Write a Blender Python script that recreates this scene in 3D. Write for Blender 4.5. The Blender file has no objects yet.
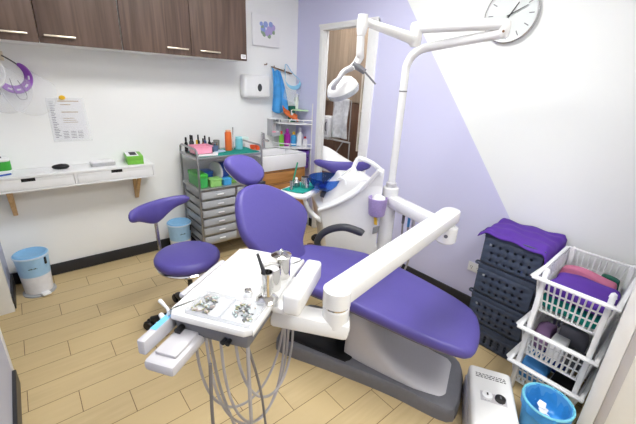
import bpy, bmesh, math, random
from mathutils import Vector as V, Matrix
random.seed(7)
sc = bpy.context.scene
COL = sc.collection
PI = math.pi
WO = {}                                   # world origin of every object built

# ------------------------------------------------------------------ materials
def lin(c):
    return tuple(((x/255)/12.92 if x/255 <= .04045 else ((x/255+.055)/1.055)**2.4) for x in c)

MATS = {}
def mat(name, col, rough=.5, metal=0, var=.04, scale=30, bump=0, trans=0, coat=0, alpha=1, emit=0, ior=1.45):
    if name in MATS: return MATS[name]
    m = bpy.data.materials.new(name); m.use_nodes = True
    nt = m.node_tree; b = nt.nodes['Principled BSDF']
    c = lin(col)
    tc = nt.nodes.new('ShaderNodeTexCoord'); nz = nt.nodes.new('ShaderNodeTexNoise')
    nz.inputs['Scale'].default_value = scale; nz.inputs['Detail'].default_value = 3
    nt.links.new(tc.outputs['Object'], nz.inputs['Vector'])
    rp = nt.nodes.new('ShaderNodeValToRGB')
    rp.color_ramp.elements[0].position = .3; rp.color_ramp.elements[1].position = .7
    rp.color_ramp.elements[0].color = (*[x*(1-var) for x in c], 1)
    rp.color_ramp.elements[1].color = (*[min(1, x*(1+var)) for x in c], 1)
    nt.links.new(nz.outputs['Fac'], rp.inputs['Fac']); nt.links.new(rp.outputs['Color'], b.inputs['Base Color'])
    b.inputs['Roughness'].default_value = rough; b.inputs['Metallic'].default_value = metal
    b.inputs['Transmission Weight'].default_value = trans; b.inputs['Coat Weight'].default_value = coat
    b.inputs['Alpha'].default_value = alpha; b.inputs['IOR'].default_value = ior
    if emit:
        nt.links.new(rp.outputs['Color'], b.inputs['Emission Color']); b.inputs['Emission Strength'].default_value = emit
    if bump:
        bp = nt.nodes.new('ShaderNodeBump'); bp.inputs['Strength'].default_value = bump; bp.inputs['Distance'].default_value = .01
        nt.links.new(nz.outputs['Fac'], bp.inputs['Height']); nt.links.new(bp.outputs['Normal'], b.inputs['Normal'])
    MATS[name] = m
    return m

def mth(nt, op, a, b=None):
    n = nt.nodes.new('ShaderNodeMath'); n.operation = op
    for i, x in enumerate((a, b)):
        if x is None: continue
        if isinstance(x, (int, float)): n.inputs[i].default_value = x
        else: nt.links.new(x, n.inputs[i])
    return n.outputs[0]

def mixc(nt, fac, a, b):
    n = nt.nodes.new('ShaderNodeMix'); n.data_type = 'RGBA'
    nt.links.new(fac, n.inputs['Factor'])
    for i, x in ((6, a), (7, b)):
        if isinstance(x, tuple): n.inputs[i].default_value = (*x, 1)
        else: nt.links.new(x, n.inputs[i])
    return n.outputs[2]

def world_xyz(nt):
    g = nt.nodes.new('ShaderNodeNewGeometry'); s = nt.nodes.new('ShaderNodeSeparateXYZ')
    nt.links.new(g.outputs['Position'], s.inputs[0]); return g.outputs['Position'], s.outputs

def floor_mat():
    m = bpy.data.materials.new('beige_plank_floor'); m.use_nodes = True; nt = m.node_tree; b = nt.nodes['Principled BSDF']
    pos, xyz = world_xyz(nt)
    t = mth(nt, 'DIVIDE', mth(nt, 'SUBTRACT', -.183, xyz[1]), .162)
    row = mth(nt, 'FLOOR', t); fr = mth(nt, 'SUBTRACT', t, row)
    u = mth(nt, 'DIVIDE', mth(nt, 'SUBTRACT', mth(nt, 'ADD', xyz[0], 2.3), mth(nt, 'MULTIPLY', row, .2133)), .64)
    cell = mth(nt, 'FLOOR', u); fu = mth(nt, 'SUBTRACT', u, cell)
    g1 = mth(nt, 'LESS_THAN', mth(nt, 'ABSOLUTE', mth(nt, 'SUBTRACT', mth(nt, 'FRACT', mth(nt, 'ADD', fr, .5)), .5)), .011)
    g2 = mth(nt, 'LESS_THAN', mth(nt, 'ABSOLUTE', mth(nt, 'SUBTRACT', mth(nt, 'FRACT', mth(nt, 'ADD', fu, .5)), .5)), .0028)
    gap = mth(nt, 'MAXIMUM', g1, g2)
    wn = nt.nodes.new('ShaderNodeTexWhiteNoise'); wn.noise_dimensions = '2D'
    cb = nt.nodes.new('ShaderNodeCombineXYZ'); nt.links.new(row, cb.inputs[0]); nt.links.new(cell, cb.inputs[1])
    nt.links.new(cb.outputs[0], wn.inputs['Vector'])
    mp = nt.nodes.new('ShaderNodeMapping'); mp.inputs['Scale'].default_value = (2.2, 26, 1); nt.links.new(pos, mp.inputs['Vector'])
    va = nt.nodes.new('ShaderNodeVectorMath'); va.operation = 'ADD'
    nt.links.new(mp.outputs[0], va.inputs[0]); nt.links.new(wn.outputs['Color'], va.inputs[1])
    nz = nt.nodes.new('ShaderNodeTexNoise'); nz.inputs['Scale'].default_value = 1.6; nz.inputs['Detail'].default_value = 5
    nt.links.new(va.outputs[0], nz.inputs['Vector'])
    grain = mixc(nt, nz.outputs['Fac'], lin((184, 161, 119)), lin((212, 190, 146)))
    tone = mixc(nt, wn.outputs['Value'], grain, lin((204, 181, 136)))
    fin = mixc(nt, gap, tone, lin((112, 88, 58)))
    nt.links.new(fin, b.inputs['Base Color']); b.inputs['Roughness'].default_value = .38
    return m

def right_wall_mat():
    m = bpy.data.materials.new('white_and_lavender_wall_paint'); m.use_nodes = True; nt = m.node_tree; b = nt.nodes['Principled BSDF']
    pos, xyz = world_xyz(nt)
    line = mth(nt, 'ADD', mth(nt, 'MULTIPLY', mth(nt, 'ADD', xyz[1], 1.415), 1.317), 2.266)
    f = mth(nt, 'LESS_THAN', xyz[2], line)
    nt.links.new(mixc(nt, f, lin((241, 243, 241)), lin((210, 210, 239))), b.inputs['Base Color'])
    b.inputs['Roughness'].default_value = .6
    return m

def wood_mat(name, c1, c2, rough=.45, sx=(40, 40, 2.0)):
    m = bpy.data.materials.new(name); m.use_nodes = True; nt = m.node_tree; b = nt.nodes['Principled BSDF']
    pos, xyz = world_xyz(nt)
    mp = nt.nodes.new('ShaderNodeMapping'); mp.inputs['Scale'].default_value = sx; nt.links.new(pos, mp.inputs['Vector'])
    nz = nt.nodes.new('ShaderNodeTexNoise'); nz.inputs['Scale'].default_value = 1; nz.inputs['Detail'].default_value = 6; nz.inputs['Distortion'].default_value = .6
    nt.links.new(mp.outputs[0], nz.inputs['Vector'])
    rp = nt.nodes.new('ShaderNodeValToRGB'); rp.color_ramp.elements[0].position = .32; rp.color_ramp.elements[1].position = .68
    rp.color_ramp.elements[0].color = (*lin(c1), 1); rp.color_ramp.elements[1].color = (*lin(c2), 1)
    nt.links.new(nz.outputs['Fac'], rp.inputs['Fac']); nt.links.new(rp.outputs['Color'], b.inputs['Base Color'])
    b.inputs['Roughness'].default_value = rough
    return m

W = mat('white_plastic', (236, 237, 238), .35, var=.01)
WG = mat('warm_white_enamel', (234, 234, 233), .25, var=.01, coat=.3)
WALL = mat('white_wall_paint', (241, 242, 241), .6, var=.008, scale=3)
CEIL = mat('ceiling_paint', (240, 240, 240), .7, var=.005)
LAVW = mat('pale_lavender_wall_paint', (190, 194, 212), .6, var=.01, scale=3)
BB = mat('charcoal_baseboard', (42, 42, 46), .4)
PURP = mat('purple_upholstery', (84, 75, 149), .42, var=.02, scale=60, bump=.03)
GREY = mat('mid_grey_plastic', (112, 112, 118), .45)
LGREY = mat('light_grey_plastic', (196, 194, 198), .4, var=.01)
DGREY = mat('dark_grey_plastic', (62, 63, 68), .45)
BLACK = mat('black_plastic', (22, 22, 24), .4)
STEEL = mat('brushed_steel', (200, 200, 202), .25, 1)
CHROME = mat('polished_steel', (222, 220, 216), .12, 1)
TUBE = mat('grey_steel_tube', (172, 172, 174), .28, 1)
BRASS = mat('satin_nickel', (225, 215, 195), .3, .9)
NAVY = mat('navy_plastic', (62, 72, 92), .4)
TEAL = mat('teal_cloth', (0, 140, 128), .8, bump=.15)
GREEN = mat('green_plastic', (60, 165, 60), .4)
LGREEN = mat('lime_carton', (120, 190, 70), .5)
BLUE = mat('blue_plastic', (40, 90, 180), .35)
LBLUE = mat('light_blue_plastic', (130, 185, 228), .4)
CYAN = mat('cyan_plastic', (70, 160, 215), .35)
SKY = mat('blue_cloth', (75, 160, 225), .7, var=.12, scale=14, bump=.3)
PINK = mat('pink_plastic', (240, 160, 185), .4)
PINKC = mat('pink_cloth', (190, 110, 140), .8, bump=.3)
ORANGE = mat('orange_plastic', (222, 110, 52), .4)
VIOLET = mat('violet_cloth', (84, 44, 150), .75, var=.1, scale=12, bump=.25)
LILAC = mat('lilac_plastic', (176, 158, 208), .4, var=.08, scale=90)
MAGENTA = mat('magenta_plastic', (160, 40, 150), .4)
PAPER = mat('white_paper', (238, 238, 240), .8, var=.01)
INK = mat('grey_ink', (120, 120, 128), .8)
DINK = mat('dark_ink', (50, 50, 54), .8)
YEL = mat('yellow_plastic', (238, 190, 40), .4)
RED = mat('red_plastic', (190, 45, 45), .4)
BROWNM = mat('brown_metal', (120, 84, 50), .5, .2)
PINE = wood_mat('pale_pine_wood', (196, 156, 104), (218, 182, 132))
CAB = wood_mat('brown_wood_laminate', (80, 63, 54), (110, 89, 78), .5, (34, 34, 1.6))
OAK = wood_mat('honey_oak_wood', (170, 118, 62), (196, 142, 84), .45, (2, 30, 40))
TAN = wood_mat('tan_wood_panel', (148, 128, 106), (172, 150, 126), .5, (20, 30, 1.5))
DWOOD = wood_mat('dark_brown_panel', (92, 62, 44), (116, 82, 60), .5, (20, 20, 3))
BASIN = mat('white_ceramic', (240, 240, 242), .15, coat=.5, var=.005)
CLEAR = mat('clear_plastic', (240, 243, 248), .08, var=.01, alpha=.14)
FROST = mat('frosted_plastic', (196, 200, 206), .35, var=.04, alpha=.72)
GLASSB = mat('blue_tinted_glass', (70, 120, 205), .03, var=.02, trans=.93, ior=1.2)
SCREEN = mat('pale_blue_film', (120, 195, 245), .3, var=.02)
LEDG = mat('light_grey_metal', (190, 190, 192), .3, .6)
HOSE = mat('grey_rubber_hose', (170, 166, 166), .5)
DHOSE = mat('dark_grey_cable', (120, 116, 116), .5)
SHEET = mat('white_sheet_cloth', (240, 240, 242), .8, bump=.2, scale=10)
TOWEL = mat('grey_white_towel', (205, 206, 206), .9, var=.18, scale=20, bump=.4)
FRAME = mat('door_frame_white', (238, 238, 237), .4, var=.01)
PANELM = mat('off_white_jamb_paint', (238, 238, 234), .5, var=.01)
LIGHTM = mat('lamp_diffuser', (255, 255, 252), .5, var=0, emit=11)
FLOORM = floor_mat(); RWALLM = right_wall_mat()

# ------------------------------------------------------------------ mesh builder
class MB:
    def __init__(self): self.bm = bmesh.new()
    def _join(self, tmp, M=None):
        if M is not None: bmesh.ops.transform(tmp, matrix=M, verts=tmp.verts)
        mp = {v: self.bm.verts.new(v.co) for v in tmp.verts}
        for f in tmp.faces:
            try: self.bm.faces.new([mp[v] for v in f.verts])
            except ValueError: pass
        tmp.free()
    def box(self, x0, x1, y0, y1, z0, z1, bev=0, M=None, seg=2):
        t = bmesh.new(); bmesh.ops.create_cube(t, size=1)
        for v in t.verts:
            v.co = V(((x0+x1)/2+v.co.x*(x1-x0), (y0+y1)/2+v.co.y*(y1-y0), (z0+z1)/2+v.co.z*(z1-z0)))
        if bev: bmesh.ops.bevel(t, geom=t.edges[:], offset=bev, segments=seg, affect='EDGES', profile=.5)
        self._join(t, M); return self
    def bar(self, p, q, w, h, bev=0, up=(0, 0, 1), seg=2):
        p = V(p); q = V(q); d = q-p; L = d.length; x = d.normalized(); y = V(up).cross(x).normalized(); z = x.cross(y)
        M = Matrix((x, y, z)).transposed().to_4x4(); M.translation = p
        return self.box(0, L, -w/2, w/2, -h/2, h/2, bev, M, seg)
    def tube(self, pts, r, seg=10, smooth=0, cap=True, closed=False):
        pts = [V(p) for p in pts]
        if smooth: pts = spline(pts, smooth, closed)
        n = len(pts); rs = r if isinstance(r, (list, tuple)) else None
        def rad(i):
            if rs is None: return r
            t = i/(n-1)*(len(rs)-1); k = min(int(t), len(rs)-2); return rs[k]+(rs[k+1]-rs[k])*(t-k)
        prev = None; rings = []
        for i, p in enumerate(pts):
            a = pts[i-1] if (i > 0 or closed) else p
            b = pts[(i+1) % n] if (i < n-1 or closed) else p
            d = (b-a).normalized()
            if prev is None:
                ref = V((0, 0, 1)) if abs(d.z) < .9 else V((1, 0, 0)); u = d.cross(ref).normalized()
            else: u = (prev-d*prev.dot(d)).normalized()
            prev = u; w = d.cross(u)
            rings.append([self.bm.verts.new(p+(u*math.cos(2*PI*k/seg)+w*math.sin(2*PI*k/seg))*rad(i)) for k in range(seg)])
        m = n if closed else n-1
        for i in range(m):
            A = rings[i]; B = rings[(i+1) % n]
            for k in range(seg): self.bm.faces.new((A[k], A[(k+1) % seg], B[(k+1) % seg], B[k]))
        if cap and not closed:
            self.bm.faces.new(rings[0][::-1]); self.bm.faces.new(rings[-1])
        return self
    def lathe(self, prof, o=(0, 0, 0), axis=(0, 0, 1), seg=24, sx=1, sy=1):
        ax = V(axis).normalized(); ref = V((1, 0, 0)) if abs(ax.x) < .9 else V((0, 1, 0))
        u = (ref-ax*ref.dot(ax)).normalized(); w = ax.cross(u); o = V(o); rings = []
        for r, z in prof:
            if r < 1e-6: rings.append([self.bm.verts.new(o+ax*z)])
            else: rings.append([self.bm.verts.new(o+ax*z+u*(r*sx*math.cos(2*PI*k/seg))+w*(r*sy*math.sin(2*PI*k/seg))) for k in range(seg)])
        for A, B in zip(rings, rings[1:]):
            for k in range(seg):
                if len(A) == 1 and len(B) == 1: continue
                if len(A) == 1: self.bm.faces.new((A[0], B[(k+1) % seg], B[k]))
                elif len(B) == 1: self.bm.faces.new((A[k], A[(k+1) % seg], B[0]))
                else: self.bm.faces.new((A[k], A[(k+1) % seg], B[(k+1) % seg], B[k]))
        return self
    def prism(self, poly, o, u, v, d, bev=0):
        t = bmesh.new(); o = V(o); u = V(u); v = V(v); d = V(d)
        a = [t.verts.new(o+u*p[0]+v*p[1]) for p in poly]; b = [t.verts.new(x.co+d) for x in a]; n = len(a)
        t.faces.new(a[::-1]); t.faces.new(b)
        for i in range(n): t.faces.new((a[i], a[(i+1) % n], b[(i+1) % n], b[i]))
        bmesh.ops.recalc_face_normals(t, faces=t.faces)
        if bev: bmesh.ops.bevel(t, geom=t.edges[:], offset=bev, segments=2, affect='EDGES', profile=.5)
        self._join(t); return self
    def pillow(self, outl, fn, th, er, bulge=.0, n=56, rings=7, smooth=True, flat_bottom=False):
        """closed 2D outline -> soft cushion; fn(x, y, h) maps to world, h runs 0..th"""
        P = spline2(outl, n) if smooth else [V((p[0], p[1])) for p in outl]
        n = len(P); c = sum(P, V((0, 0)))/n; mr = sum((p-c).length for p in P)/n
        prof = []
        for i in range(rings+1):
            a = -PI/2+PI*i/rings
            ins = er*(1-math.cos(a)); h = th/2+th/2*math.sin(a)
            if flat_bottom and a < 0: ins = 0
            prof.append((ins, h))
        R = []
        def ring(sc_, h): return [self.bm.verts.new(V(fn(c.x+(p.x-c.x)*sc_, c.y+(p.y-c.y)*sc_, h))) for p in P]
        for ins, h in prof: R.append(ring(1-ins/mr, h))
        s0 = 1-prof[-1][0]/mr
        for q in (.75, .5, .25): R.append(ring(s0*q, th+bulge*(1-q*q)))
        for A, B in zip(R, R[1:]):
            for k in range(n): self.bm.faces.new((A[k], A[(k+1) % n], B[(k+1) % n], B[k]))
        t = self.bm.verts.new(V(fn(c.x, c.y, th+bulge)))
        for k in range(n): self.bm.faces.new((R[-1][k], R[-1][(k+1) % n], t))
        self.bm.faces.new(R[0][::-1]); return self
    def grid(self, fn, nu, nv):
        g = [[self.bm.verts.new(V(fn(i/nu, j/nv))) for j in range(nv+1)] for i in range(nu+1)]
        for i in range(nu):
            for j in range(nv): self.bm.faces.new((g[i][j], g[i+1][j], g[i+1][j+1], g[i][j+1]))
        return self
    def loft(self, secs, cap=True):
        R = [[self.bm.verts.new(V(p)) for p in s] for s in secs]; n = len(R[0])
        for A, B in zip(R, R[1:]):
            for k in range(n): self.bm.faces.new((A[k], A[(k+1) % n], B[(k+1) % n], B[k]))
        if cap: self.bm.faces.new(R[0][::-1]); self.bm.faces.new(R[-1])
        return self
    def build(self, name, m, parent=None, ang=35, solid=0, sub=0, center=False, recalc=True):
        bm = self.bm
        bmesh.ops.remove_doubles(bm, verts=bm.verts, dist=1e-6)
        if recalc: bmesh.ops.recalc_face_normals(bm, faces=bm.faces)
        xs = [v.co for v in bm.verts]
        lo = V((min(v.x for v in xs), min(v.y for v in xs), min(v.z for v in xs))); hi = V((max(v.x for v in xs), max(v.y for v in xs), max(v.z for v in xs)))
        o = V(((lo.x+hi.x)/2, (lo.y+hi.y)/2, lo.z))
        bmesh.ops.translate(bm, vec=-o, verts=bm.verts)
        me = bpy.data.meshes.new(name); bm.to_mesh(me); bm.free()
        me.materials.append(m)
        for p in me.polygons: p.use_smooth = True
        me.set_sharp_from_angle(angle=math.radians(ang))
        ob = bpy.data.objects.new(name, me); COL.objects.link(ob)
        if parent is not None:
            ob.parent = parent; ob.location = o-WO[parent.name]
        else: ob.location = o
        WO[ob.name] = o
        if solid:
            s = ob.modifiers.new('Solidify', 'SOLIDIFY'); s.thickness = solid; s.offset = 0
        if sub:
            s = ob.modifiers.new('Subdivision', 'SUBSURF'); s.levels = sub; s.render_levels = sub
        return ob

def spline(pts, k, closed=False):
    out = []; n = len(pts)
    m = n if closed else n-1
    for i in range(m):
        if closed: p0, p1, p2, p3 = pts[i-1], pts[i], pts[(i+1) % n], pts[(i+2) % n]
        else: p0, p1, p2, p3 = pts[max(i-1, 0)], pts[i], pts[i+1], pts[min(i+2, n-1)]
        for j in range(k):
            t = j/k
            out.append(.5*((2*p1)+(p2-p0)*t+(2*p0-5*p1+4*p2-p3)*t*t+(3*p1-p0-3*p2+p3)*t**3))
    if not closed: out.append(pts[-1])
    return out
def spline2(pts, n):
    q = spline([V((p[0], p[1])) for p in pts], 8, True)
    # even spacing
    L = [0]
    for a, b in zip(q, q[1:]+q[:1]): L.append(L[-1]+(b-a).length)
    out = []; j = 0
    for i in range(n):
        t = L[-1]*i/n
        while L[j+1] < t: j += 1
        a = q[j]; b = q[(j+1) % len(q)]; out.append(a+(b-a)*((t-L[j])/max(L[j+1]-L[j], 1e-9)))
    return out
def rrect(x0, x1, y0, y1, r, k=4):
    o = []
    for cx, cy, a in ((x1-r, y1-r, 0), (x0+r, y1-r, PI/2), (x0+r, y0+r, PI), (x1-r, y0+r, 1.5*PI)):
        for i in range(k+1): t = a+PI/2*i/k; o.append((cx+r*math.cos(t), cy+r*math.sin(t)))
    return o

def thing(name, label, cat, loc, group=None):
    o = bpy.data.objects.new(name, None); COL.objects.link(o); o.location = loc; o.empty_display_size = .05
    WO[o.name] = V(loc); return tag(o, label, cat, group)
def tag(o, label, cat, group=None, kind=None):
    o['label'] = label; o['category'] = cat
    if group: o['group'] = group
    if kind: o['kind'] = kind
    return o
def struct(o): o['kind'] = 'structure'; return o
def dup(root, loc, label, group=None):
    r = root.copy(); COL.objects.link(r); r.location = loc; r['label'] = label
    if group: r['group'] = group
    WO[r.name] = V(loc)
    def rec(src, dst):
        for ch in list(src.children):
            c = ch.copy(); COL.objects.link(c); c.parent = dst; rec(ch, c)
    for ch in list(root.children):
        c = ch.copy(); COL.objects.link(c); c.parent = r; rec(ch, c)
    return r
def wob(x, y, z, s=1., a=.01):
    return a*(math.sin(x*23*s+y*31*s+1.3)+math.sin(y*41*s-z*19*s+.4)+.7*math.sin(z*37*s+x*53*s))

# ------------------------------------------------------------------ camera
Rr = ((0.76650711, -0.64049384, 0.04727026), (-0.18844751, -0.29466452, -0.93683529), (0.61396610, 0.70918295, -0.34656192))
cam = bpy.data.cameras.new('camera'); co = bpy.data.objects.new('camera', cam); COL.objects.link(co)
cam.sensor_width = 36; cam.sensor_fit = 'HORIZONTAL'; cam.lens = 345.22986*36/636; cam.clip_start = .02
M = Matrix((Rr[0], [-x for x in Rr[1]], [-x for x in Rr[2]])).transposed().to_4x4(); M.translation = V((-2.486167, -3.355597, 1.620000))
co.matrix_world = M; sc.camera = co

# ================================================================== SETTING
struct(MB().box(-4.7, 1.7, -5.7, .1, -.06, 0).build('floor', FLOORM))
struct(MB().box(-4.7, 1.7, -5.7, .1, 2.8, 2.88).build('ceiling', CEIL))
struct(MB().box(-4.7, .12, 0, .1, 0, 2.8).build('wall_back', WALL))
w = MB(); w.box(0, .05, -.44, 0, 0, 2.8).box(0, .05, -5.7, -1.09, 0, 2.8).box(0, .05, -1.09, -.44, 2.13, 2.8)
struct(w.build('wall_right', RWALLM))
w = MB(); w.box(-2.87, -2.77, -.42, 0, 0, 2.8).box(-2.87, -2.77, -5.7, -1.225, 0, 2.8).box(-2.87, -2.77, -1.225, -.42, 2.11, 2.8)
struct(w.build('wall_left', LAVW))
struct(MB().box(-4.7, 1.7, -5.7, -5.6, 0, 2.8).build('wall_rear', WALL))
struct(MB().box(-4.7, -4.6, -5.6, .0, 0, 2.8).build('wall_side_room_left', LAVW))
w = MB(); w.box(1.6, 1.7, -5.6, .6, 0, 2.8).box(.12, 1.6, .5, .6, 0, 2.8).box(.06, 1.6, -2.2, -2.1, 0, 2.8)
struct(w.build('wall_side_room_right', WALL))
# entrance jamb on the right, seen edge-on at the picture's right border
struct(MB().box(-.66, 0, -3.46, -3.29, 0, 2.8, .004).build('wall_front', PANELM))
struct(MB().box(-.69, -.655, -3.326, -3.272, 0, 2.8, .006).build('trim_1', W))
struct(MB().box(-.665, -.655, -3.283, -3.272, 0, 2.8, .004).build('trim_2', FROST))
struct(MB().box(-.668, -.655, -3.36, -3.326, 0, 2.8, .004).build('trim_3', LGREY))
# baseboards
def board(name, poly): struct(poly.build(name, BB))
board('baseboard_back', MB().box(-2.77, 0, -.016, 0, 0, .1, .004))
board('baseboard_right', MB().box(-.016, 0, -3.29, -1.17, 0, .1, .004).box(-.016, 0, -.39, -.016, 0, .1, .004))
board('baseboard_left', MB().box(-2.77, -2.754, -.4, -.016, 0, .1, .004).box(-2.77, -2.752, -5.6, -1.235, 0, .1, .004))
# door frames
d = MB(); d.box(-.018, .06, -.445, -.395, 0, 2.165, .004).box(-.018, .06, -1.158, -1.05, 0, 2.165, .004).box(-.024, .06, -1.158, -.395, 2.125, 2.168, .004)
d.box(.03, .05, -.462, -.445, 0, 2.125, .003).box(-.03, -.018, -1.165, -.39, 2.152, 2.174, .003)
struct(d.build('door_1', FRAME))
d = MB(); d.box(-2.88, -2.762, -.44, -.4, 0, 2.15, .003).box(-2.88, -2.762, -1.235, -1.215, 0, 2.15, .003).box(-2.88, -2.762, -1.235, -.4, 2.11, 2.15, .003)
dr = struct(d.build('door_2', FRAME))
MB().box(-2.764, -2.76, -.432, -.41, .06, .13, .001).build('strike_plate', STEEL, dr)

# ceiling lamps (fixtures out of frame overhead; the doorway room's is added for brightness)
def ceiling_light(x, y, w_, h_, label):
    t = thing('ceiling_light', label, 'ceiling light', (x, y, 2.72), 'ceiling light panels')
    f = MB(); f.box(x-w_/2-.03, x+w_/2+.03, y-h_/2-.03, y-h_/2, 2.72, 2.8).box(x-w_/2-.03, x+w_/2+.03, y+h_/2, y+h_/2+.03, 2.72, 2.8)
    f.box(x-w_/2-.03, x-w_/2, y-h_/2, y+h_/2, 2.72, 2.8).box(x+w_/2, x+w_/2+.03, y-h_/2, y+h_/2, 2.72, 2.8)
    f.build('frame', W, t); MB().box(x-w_/2, x+w_/2, y-h_/2, y+h_/2, 2.74, 2.76).build('diffuser', LIGHTM, t)
ceiling_light(-1.5, -1.75, 1.2, .6, 'white ceiling light panel over the dental chair')
ceiling_light(-1.7, -3.9, 1.2, .6, 'white ceiling light panel above the entrance')
ceiling_light(.42, -.5, .5, .5, 'added unseen light panel brightening the room behind the doorway')  # unseen lamp added so the room beyond the doorway is not dark

# ================================================================== BACK WALL
def cabinet(x0, x1, handles, label, sticker=False):
    xm = (x0+x1)/2
    t = thing('overhead_cabinet', label, 'cabinet', (xm, -.17, 1.79), 'overhead cabinets on the back wall')
    b = MB(); b.box(x0, x1, -.33, -.002, 1.785, 1.803).box(x0, x0+.018, -.33, -.002, 1.803, 2.795).box(x1-.018, x1, -.33, -.002, 1.803, 2.795).box(x0, x1, -.33, -.002, 2.482, 2.795).box(x0+.018, x1-.018, -.02, -.002, 1.803, 2.777)
    b.build('body', W, t)
    for k, (a, c) in enumerate(((x0, xm), (xm, x1))):
        dd = MB().box(a+.002, c-.002, -.35, -.331, 1.785, 2.795, .0015).build('door', CAB, t)
        h0, h1 = handles[k]
        h = MB().box(h0, h1, -.378, -.368, 1.825, 1.836, .003)
        for x in (h0+.012, h1-.012): h.box(x-.004, x+.004, -.37, -.349, 1.827, 1.834)
        h.build('handle', BRASS, dd)
    if sticker:
        s = MB().box(x1-.06, x1-.012, -.3525, -.35, 1.80, 1.835).build('sticker', PAPER, t)
        MB().box(x1-.054, x1-.018, -.3532, -.3524, 1.822, 1.826).box(x1-.05, x1-.022, -.3532, -.3524, 1.812, 1.815).build('printed_text', INK, s)
    MB().box(x1-.003, x1-.0005, -.331, -.002, 1.785, 2.795).build('side_veneer', CAB, t)
cabinet(-2.765, -1.817, ((-2.52, -2.345), (-2.265, -2.095)), 'left brown wood-look overhead cabinet above the wall shelf desk')
cabinet(-1.813, -.815, ((-1.51, -1.345), (-1.25, -1.075)), 'right brown overhead cabinet with a small white sticker at its corner', True)

# wall-mounted white shelf desk with two drawers
t = thing('wall_desk', 'narrow white wall-mounted desk with two drawers and wooden brackets', 'desk', (-2.2, -.12, .58))
MB().box(-2.765, -1.67, -.25, -.002, .902, .92, .002).build('desktop', W, t)
MB().box(-2.765, -1.67, -.25, -.002, .808, .82, .001).box(-2.765, -2.75, -.25, -.002, .82, .902).box(-1.685, -1.67, -.25, -.002, .82, .902).box(-2.75, -1.685, -.02, -.002, .82, .902).box(-2.245, -2.228, -.25, -.02, .82, .902).build('carcass', W, t)
for a, c, s0, s1 in ((-2.747, -2.248, -2.555, -2.476), (-2.225, -1.688, -1.997, -1.918)):
    m = MB(); z0, z1 = .823, .899
    m.box(a, c, -.246, -.235, z0, z1-.022, .0015).box(a, s0, -.246, -.235, z1-.022, z1, .0015).box(s1, c, -.246, -.235, z1-.022, z1, .0015)
    dd = m.build('drawer', W, t)
    MB().box(s0, s1, -.242, -.236, z1-.022, z1).build('finger_slot', BLACK, dd)
for x in (-2.64, -1.79):
    m = MB()
    m.prism([(0, 0), (-.028, 0), (-.012, -.235), (0, -.235)], (x-.014, -.002, .807), (0, 1, 0), (0, 0, 1), (.028, 0, 0), .003)
    m.prism([(-.215, 0), (-.18, 0), (-.012, -.225), (-.022, -.235)], (x-.014, -.002, .807), (0, 1, 0), (0, 0, 1), (.028, 0, 0), .003)
    m.build('bracket', PINE, t)

# things on the desk
t = thing('tape_dispenser_box', 'green and white rounded box at the left end of the desk', 'box', (-2.66, -.13, .92))
MB().prism(rrect(-.07, .07, -.05, .05, .03), (-2.66, -.12, .921), (1, 0, 0), (0, 1, 0), (0, 0, .03), .003).build('white_band', W, t)
MB().prism(rrect(-.071, .071, -.051, .051, .03), (-2.66, -.12, .951), (1, 0, 0), (0, 1, 0), (0, 0, .062), .003).build('green_body', GREEN, t)
MB().prism(rrect(-.07, .07, -.05, .05, .03), (-2.66, -.12, 1.013), (1, 0, 0), (0, 1, 0), (0, 0, .022), .006).build('lid', W, t)
MB().lathe([(.03, 0), (.03, .006), (.018, .006), (.018, 0)], (-2.66, -.12, 1.035), seg=20).build('lid_ring', DGREY, t)
p = MB().tube([(-2.70, -.215, .926), (-2.60, -.165, .926)], .0055).build('pen', BLUE)
tag(p, 'blue pen lying in front of the green and white box', 'pen')
m = MB().box(-2.50, -2.37, -.2, -.06, .921, .925); m.box(-2.49, -2.36, -.19, -.05, .925, .927)
tag(m.build('paper_sheets', PAPER), 'thin white paper sheets lying flat on the desk', 'paper')
m = MB(); m.pillow([(-.06, .0), (-.035, .025), (0, .03), (.035, .03), (.05, .015), (.05, -.015), (.03, -.03), (-.03, -.025)], lambda x, y, h: (-2.305+x, -.125+y, .921+h), .035, .025, .004)
k_ = m.build('soft_pouch', BLACK); tag(k_, 'small black soft pouch on the desk', 'pouch')
t = thing('metal_tray_box', 'shallow clear and steel tray box in the middle of the desk', 'tray', (-2.03, -.12, .92))
MB().prism(rrect(-.085, .085, -.055, .055, .015), (-2.03, -.12, .921), (1, 0, 0), (0, 1, 0), (0, 0, .026), .004).build('tray_body', LEDG, t)
MB().prism(rrect(-.08, .08, -.05, .05, .015), (-2.03, -.12, .948), (1, 0, 0), (0, 1, 0), (0, 0, .008), .002).build('lid', PAPER, t)
t = thing('glove_box', 'green and white carton of gloves at the right end of the desk', 'box', (-1.79, -.12, .92))
MM = Matrix.Translation((-1.795, -.12, .921)) @ Matrix.Rotation(-.1, 4, 'Z')
MB().box(-.06, .06, -.1, .1, 0, .032, .001, MM).build('lower_carton', LGREEN, t)
MB().box(-.06, .06, -.1, .1, .033, .07, .001, MM).build('upper_carton', LGREEN, t)
MB().box(-.058, .03, -.095, .098, .0702, .072, 0, MM).build('printed_top', PAPER, t)
MB().box(-.03, .02, -.06, .07, .0722, .0735, .0, MM).box(.0602, .0612, .01, .09, .01, .06, 0, MM).build('opening', DINK, t)

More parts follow.
